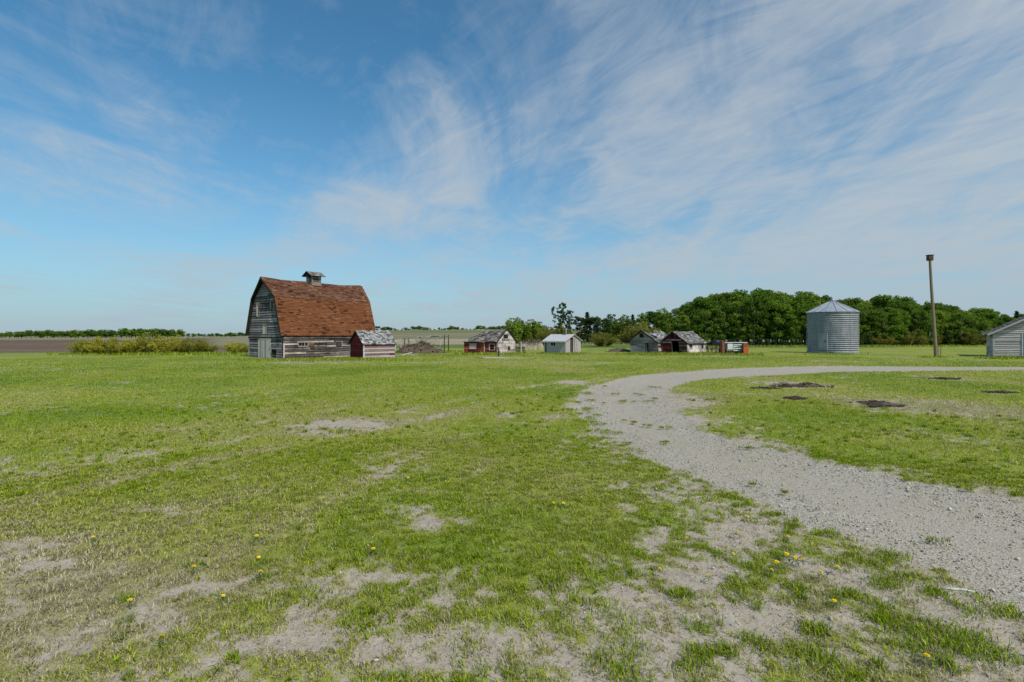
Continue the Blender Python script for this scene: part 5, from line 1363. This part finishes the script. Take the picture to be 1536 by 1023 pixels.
def middle_trees():
    T = [('leafy_tree', 'thicket', 768, 517, 478, 'bright green young tree rising behind the white peeling gable', 1.1), ('leafy_tree', 'thicket', 783, 516.5, 483, 'bright green bushy tree between the old house and the metal shed', 1.5),
         ('leafy_tree', 'thicket', 797, 516.5, 480, 'slim green tree in the gap left between house and metal shed'.replace(' left', ''), 1.1), ('leafy_tree', 'thicket', 808, 516, 484, 'dull green small tree just past the slim green one', 1.3), ('leafy_tree', 'thicket', 776, 515, 480, 'darker thin tree deepest behind the white peeling gable', .8),
         ('willow_bush', 'bush', 832, 517, 488, 'yellow olive bush rising behind the white metal shed roof', 1.15), ('willow_bush', 'bush', 820, 517.5, 494, 'lower olive bush beside the metal shed roof', 1.1), ('willow_bush', 'bush', 846, 517, 493, 'rusty olive bush behind the peak of the metal shed', 1.1),
         ('poplar_tree', 'spire', 838, 515, 458, 'tall thin open poplar, the tallest tree over the metal shed', 1.0), ('poplar_tree', 'spire', 852, 515, 459, 'second tall thin poplar beside the tallest one', .9),
         ('dark_tree', 'darkleaf', 871, 516, 473, 'dark tree just past the peak of the metal shed', 1.2), ('dark_tree', 'spruce', 881, 516, 469, 'dark conical spruce among the dark trees past the metal shed', 1.35), ('dark_tree', 'darkleaf', 893, 516, 474, 'dark spreading tree in the middle of the dark group', 1.3), ('dark_tree', 'darkleaf', 904, 515.5, 470, 'tallest dark tree at the far end of the dark group', 1.35), ('dark_tree', 'darkleaf', 912, 515, 482, 'small dark tree at the end of the dark group', 1.2),
         ('round_bush', 'bush', 904, 519.5, 497.5, 'round yellow green bush alone on the grass before the dark trees', 1.5), ('young_tree', 'thicket', 921, 514, 483, 'small pointed tree standing past the round yellow bush', 1.3), ('young_tree', 'thicket', 936, 514, 478, 'taller pointed tree between the round bush and the grey shed', 1.35), ('young_spruce', 'spruce', 949, 514, 475, 'tallest spruce above the bare grey leaning shed', 1.35),
         ('yellow_bush', 'bush', 951, 517, 488, 'yellow green bush touching the roof of the bare grey shed', 1.3), ('yellow_bush', 'willow', 968, 516, 487, 'ochre bush behind the peak of the bare grey shed', 1.3), ('leafy_tree', 'aspen', 964, 514.5, 472, 'mid green tree behind the bare grey leaning shed', 1.3), ('leafy_tree', 'aspen', 980, 514.5, 470, 'full green tree over the caved in grey roof', 1.4), ('leafy_tree', 'thicket', 996, 514.5, 468, 'light green tree between the two leaning sheds roofs', 1.3), ('leafy_tree', 'aspen', 1012, 515, 466, 'dark green tree over the peak of the red fronted shed', 1.35), ('leafy_tree', 'thicket', 1004, 516, 482, 'yellowish young tree low behind the red fronted shed', 1.4), ('leafy_tree', 'aspen', 990, 513.5, 474, 'hidden inner tree behind the two leaning sheds', 1.2), ('leafy_tree', 'aspen', 1026, 515.5, 468, 'green tree at the corner of the big wood', 1.2), ('tall_spruce', 'spruce', 1525, 516.5, 466, 'dark spruce tip showing above the roof of the whitewashed board shed', 1.2)]
    for (nm, kind, px, pb, pt, lab, wd) in T:
        x, y = G(px, pb); plant(nm, kind, x, y, Zat(pt, y), lab, 'bush' if 'bush' in nm else 'tree', None, wd)
    for i, px in enumerate((866, 873, 880, 887, 893, 899, 917, 926, 933, 941)):      # shaded thicket under the dark trees
        x, y = G(px, 516.8); plant('thicket_shrub', 'darkleaf', x, y + random.uniform(0, 4), random.uniform(1.8, 2.8), 'dark low thicket shrub under the dark trees past the metal shed' if i < 6 else 'dark low thicket shrub beside the bare grey leaning shed', 'shrub', 'thicket shrubs', 1.5)
    for i, px in enumerate((788, 795, 802, 809)):
        x, y = G(px, 522.5); r = rough_mound('straw_heap', plain_mat('dry_straw', (.33, .29, .20), .97, 0, .35, 5), px, 524.5, .8, .8, 1.45 - .1 * (i % 2), 51 + i, ('straw coloured brush heap closest to the old house', 'tall straw brush heap second from the old house', 'straw brush heap second from the metal shed', 'straw brush heap touching the metal shed')[i], 'brush pile', 20, (.05, .14), 50)
middle_trees()
def bushes():
    W_ = [(124, 532.0, 509, 'outermost low ochre willow bush at the end of the long thicket', 1.25), (150, 532.5, 508, 'low ochre willow second from the open end of the thicket', 1.2), (174, 532.5, 507, 'ochre willow bush in the first third of the thicket', 1.15), (197, 532, 507.5, 'greener ochre willow before the taller bush of the thicket', 1.1), (225, 531.5, 500.5, 'tallest reddish willow bush in the middle of the thicket', .95), (246, 532, 504.5, 'willow bush just past the tallest one', 1.0), (268, 531.5, 505.5, 'ochre willow bush second from the barn end of the thicket', 1.1), (290, 531.5, 507, 'yellow willow bush at the barn end of the thicket', 1.15), (308, 531, 513, 'smallest trailing willow at the barn end of the thicket', 1.3), (352, 530.5, 512.5, 'small separate ochre bush beside the barn wall', 1.35), (366, 530, 515, 'small ochre bush half hidden by the barn corner', 1.2)]
    for (px, pb, pt, lab, wd) in W_:
        x, y = G(px, pb - .8); plant('willow_bush', 'willow', x, y, Zat(pt, y) + .1, lab, 'bush', 'willow bushes by the ploughed field', wd, 'stems')
bushes()
def far_trees():
    # hedge-like belt across the ploughed field, half a kilometre off
    px = 3
    while px < 272:
        y = 430 + random.uniform(-18, 18); x = (px - 768) / F * y
        top = float(np.interp(px, [0, 20, 60, 100, 150, 176, 178, 186, 215, 240, 268], [500, 497.5, 497, 496, 495.5, 496.5, 498, 494, 493, 493.5, 495.5]))
        t = 'far tree in the belt across the ploughed field, ' + ('its low open end' if px < 60 else 'its middle stretch' if px < 180 else 'its taller end')
        plant('distant_tree', 'far', x, y, (Zat(top + random.uniform(-.8, 1.2), y) + .2) * 1.18, t, 'tree', 'trees across the ploughed field', random.uniform(1.1, 1.7))
        px += random.uniform(4.5, 8)
    px = 274
    while px < 378:
        y = 760 + random.uniform(-25, 25); x = (px - 768) / F * y
        plant('distant_tree', 'far', x, y, Zat(499.3 - (1.3 if px > 335 else 0) + random.uniform(-.5, 1), y), 'very far low tree on the horizon between the belt and the barn', 'tree', 'trees on the far horizon', random.uniform(1.5, 2.4))
        px += random.uniform(5, 9)
    px = 566
    while px < 775:
        y = 345 + random.uniform(-12, 25); x = (px - 768) / F * y
        gap = abs(math.sin(px * .11)) 
        h = random.uniform(1.2, 2.6) + (1.4 if (575 < px < 592 or 620 < px < 645 or 672 < px < 690 or px > 715) else 0)
        if gap > .12: plant('hilltop_tree', 'far', x, y, h, 'small tree on the hill crest ' + ('above the small red shed' if px < 600 else 'above the corral fence' if px < 690 else 'above the old house roof'), 'tree', 'trees on the hill crest', random.uniform(1.2, 2.2))
        px += random.uniform(4, 7)
    y = 352; x = (565.5 - 768) / F * y
    r = thing('farmhouse', (x, y, tz1(x, y)), 'tiny distant white farmhouse with a dark roof on the hill beside the barn roof', 'house', .3)
    b = MB(); b.box(-1.9, 1.9, -1.5, 1.5, -.3, 2.3); b.add([(-1.9, -1.5, 2.3), (-1.9, 1.5, 2.3), (-1.9, 0, 3.2), (1.9, -1.5, 2.3), (1.9, 1.5, 2.3), (1.9, 0, 3.2)], [(0, 1, 2), (3, 5, 4)]); b.build('wall', M['white_paint'], r)
    b = MB()
    for s in (-1, 1): b.hexa([(-2.1, s * 1.75, 2.1), (2.1, s * 1.75, 2.1), (2.1, 0, 3.25), (-2.1, 0, 3.25), (-2.1, s * 1.75, 2.25), (2.1, s * 1.75, 2.25), (2.1, 0, 3.4), (-2.1, 0, 3.4)])
    b.build('roof', M['dark_wood'], r)
    b = MB(); b.box(-.7, .1, -1.56, -1.505, .9, 1.7); b.build('window', M['void'], r)
far_trees()

# ================================================================== DANDELIONS
def dandelions():
    yel = plain_mat('dandelion_yellow', (.86, .62, .015), .8, 0, .12, 60); grn = plain_mat('dandelion_green', (.07, .13, .03), .8)
    h = MB()
    for ring, n, r, z in ((0, 14, .024, .000), (1, 11, .018, .006), (2, 7, .010, .011)):
        for k in range(n):
            a = 2 * math.pi * (k + .5 * ring) / n; c, s = math.cos(a), math.sin(a); q = .0042
            h.add([(c * .003 - s * q, s * .003 + c * q, z - .002), (c * .003 + s * q, s * .003 - c * q, z - .002), (c * r + s * q, s * r - c * q, z + .004), (c * (r + .003), s * (r + .003), z + .003), (c * r - s * q, s * r + c * q, z + .004)], [(0, 1, 2, 3, 4)])
    hd = h.build('flower_head', yel); st = MB(); st.tube([(0, 0, -.05), (.004, 0, -.02), (0, 0, 0)], [.002, .002, .003], 5); sd = st.build('stem', grn)
    lf = MB()
    for k in range(6):
        a = k * 1.05; c, s = math.cos(a), math.sin(a); P = lambda u, v, z: (c * u - s * v, s * u + c * v, z)
        lf.add([P(0, 0, -.045), P(.03, .008, -.03), P(.04, .003, -.028), P(.06, .010, -.03), P(.09, 0, -.04), P(.06, -.010, -.03), P(.04, -.003, -.028), P(.03, -.008, -.03)], [tuple(range(8))])
    ld = lf.build('leaves', grn); ld['kind'] = 'stuff'
    meshes = [('flower_head', hd.data), ('stem', sd.data), ('leaves', ld.data)]
    for o in (hd, sd, ld): bpy.data.objects.remove(o)
    S = [(560, 834, 'in the open grass at the middle of the lawn'), (385, 812, 'further back of the pair with bright heads on the lawn'), (322, 814, 'on the lawn behind the pale bare streak'), (335, 907, 'at the edge of the pale bare streak'), (195, 913, 'at the end of the pale bare streak'), (140, 813, 'beside the broad pale bare patch'), (388, 846, 'beside the upper pale bare streak'), (391, 872, 'just in front of the upper bare streak'), (291, 861, 'above the pale bare streak'), (242, 973, 'closest to the camera on the worn lawn'), (612, 721, 'on the green stripe of the lawn'), (752, 714, 'on the lawn before the bend of the drive'),
         (990, 864, 'alone on the bare soil patch'), (1062, 873, 'at the edge of the bare soil patch'), (1105, 805, 'behind the dense tuft patch by the gravel'), (1121, 781, 'highest in the tuft patch by the gravel'), (1080, 834, 'at the fringe of the tuft patch by the gravel'), (1165, 853, 'largest double bloom of the tuft patch by the gravel'), (1182, 813, 'bright bloom at the gravel edge'), (1180, 842, 'small bloom behind the largest double bloom'), (1193, 848, 'first of the close pair in the tuft patch'), (1203, 850, 'second of the close pair in the tuft patch'), (1231, 870, 'bright bloom in front of the tuft patch'), (1256, 861, 'nearest the gravel in front of the tuft patch'), (1030, 815, 'orange bloom before the tuft patch'), (1100, 840, 'low bloom within the tuft patch'),
         (830, 759, 'one of two on the lawn beside the worn soil'), (845, 760, 'other of two on the lawn beside the worn soil'), (872, 751, 'behind the two on the lawn beside the worn soil'), (1443, 724, 'across the drive at the island edge'), (1390, 1000, 'in the straw grass closest to the camera'), (1251, 912, 'between tufts on the bare soil'), (1158, 866, 'half hidden in the tuft patch')]
    for (px, py, lab) in S:
        x, y = G(px, py); z = tz1(x, y)
        r = thing('dandelion', (x, y, z + random.uniform(.062, .085)), 'yellow dandelion ' + lab, 'flower', random.uniform(0, 6), 'dandelions in the grass')
        s = random.uniform(.62, .9) * (1.25 if 'largest' in lab else 1); r.scale = (s, s, s); r.rotation_euler = (random.uniform(.05, .45), random.uniform(-.2, .2), random.uniform(0, 6))
        for nm, me in meshes:
            o = bpy.data.objects.new(nm, me); COL.objects.link(o); o.parent = r
            if nm == 'leaves': o['kind'] = 'stuff'
dandelions()
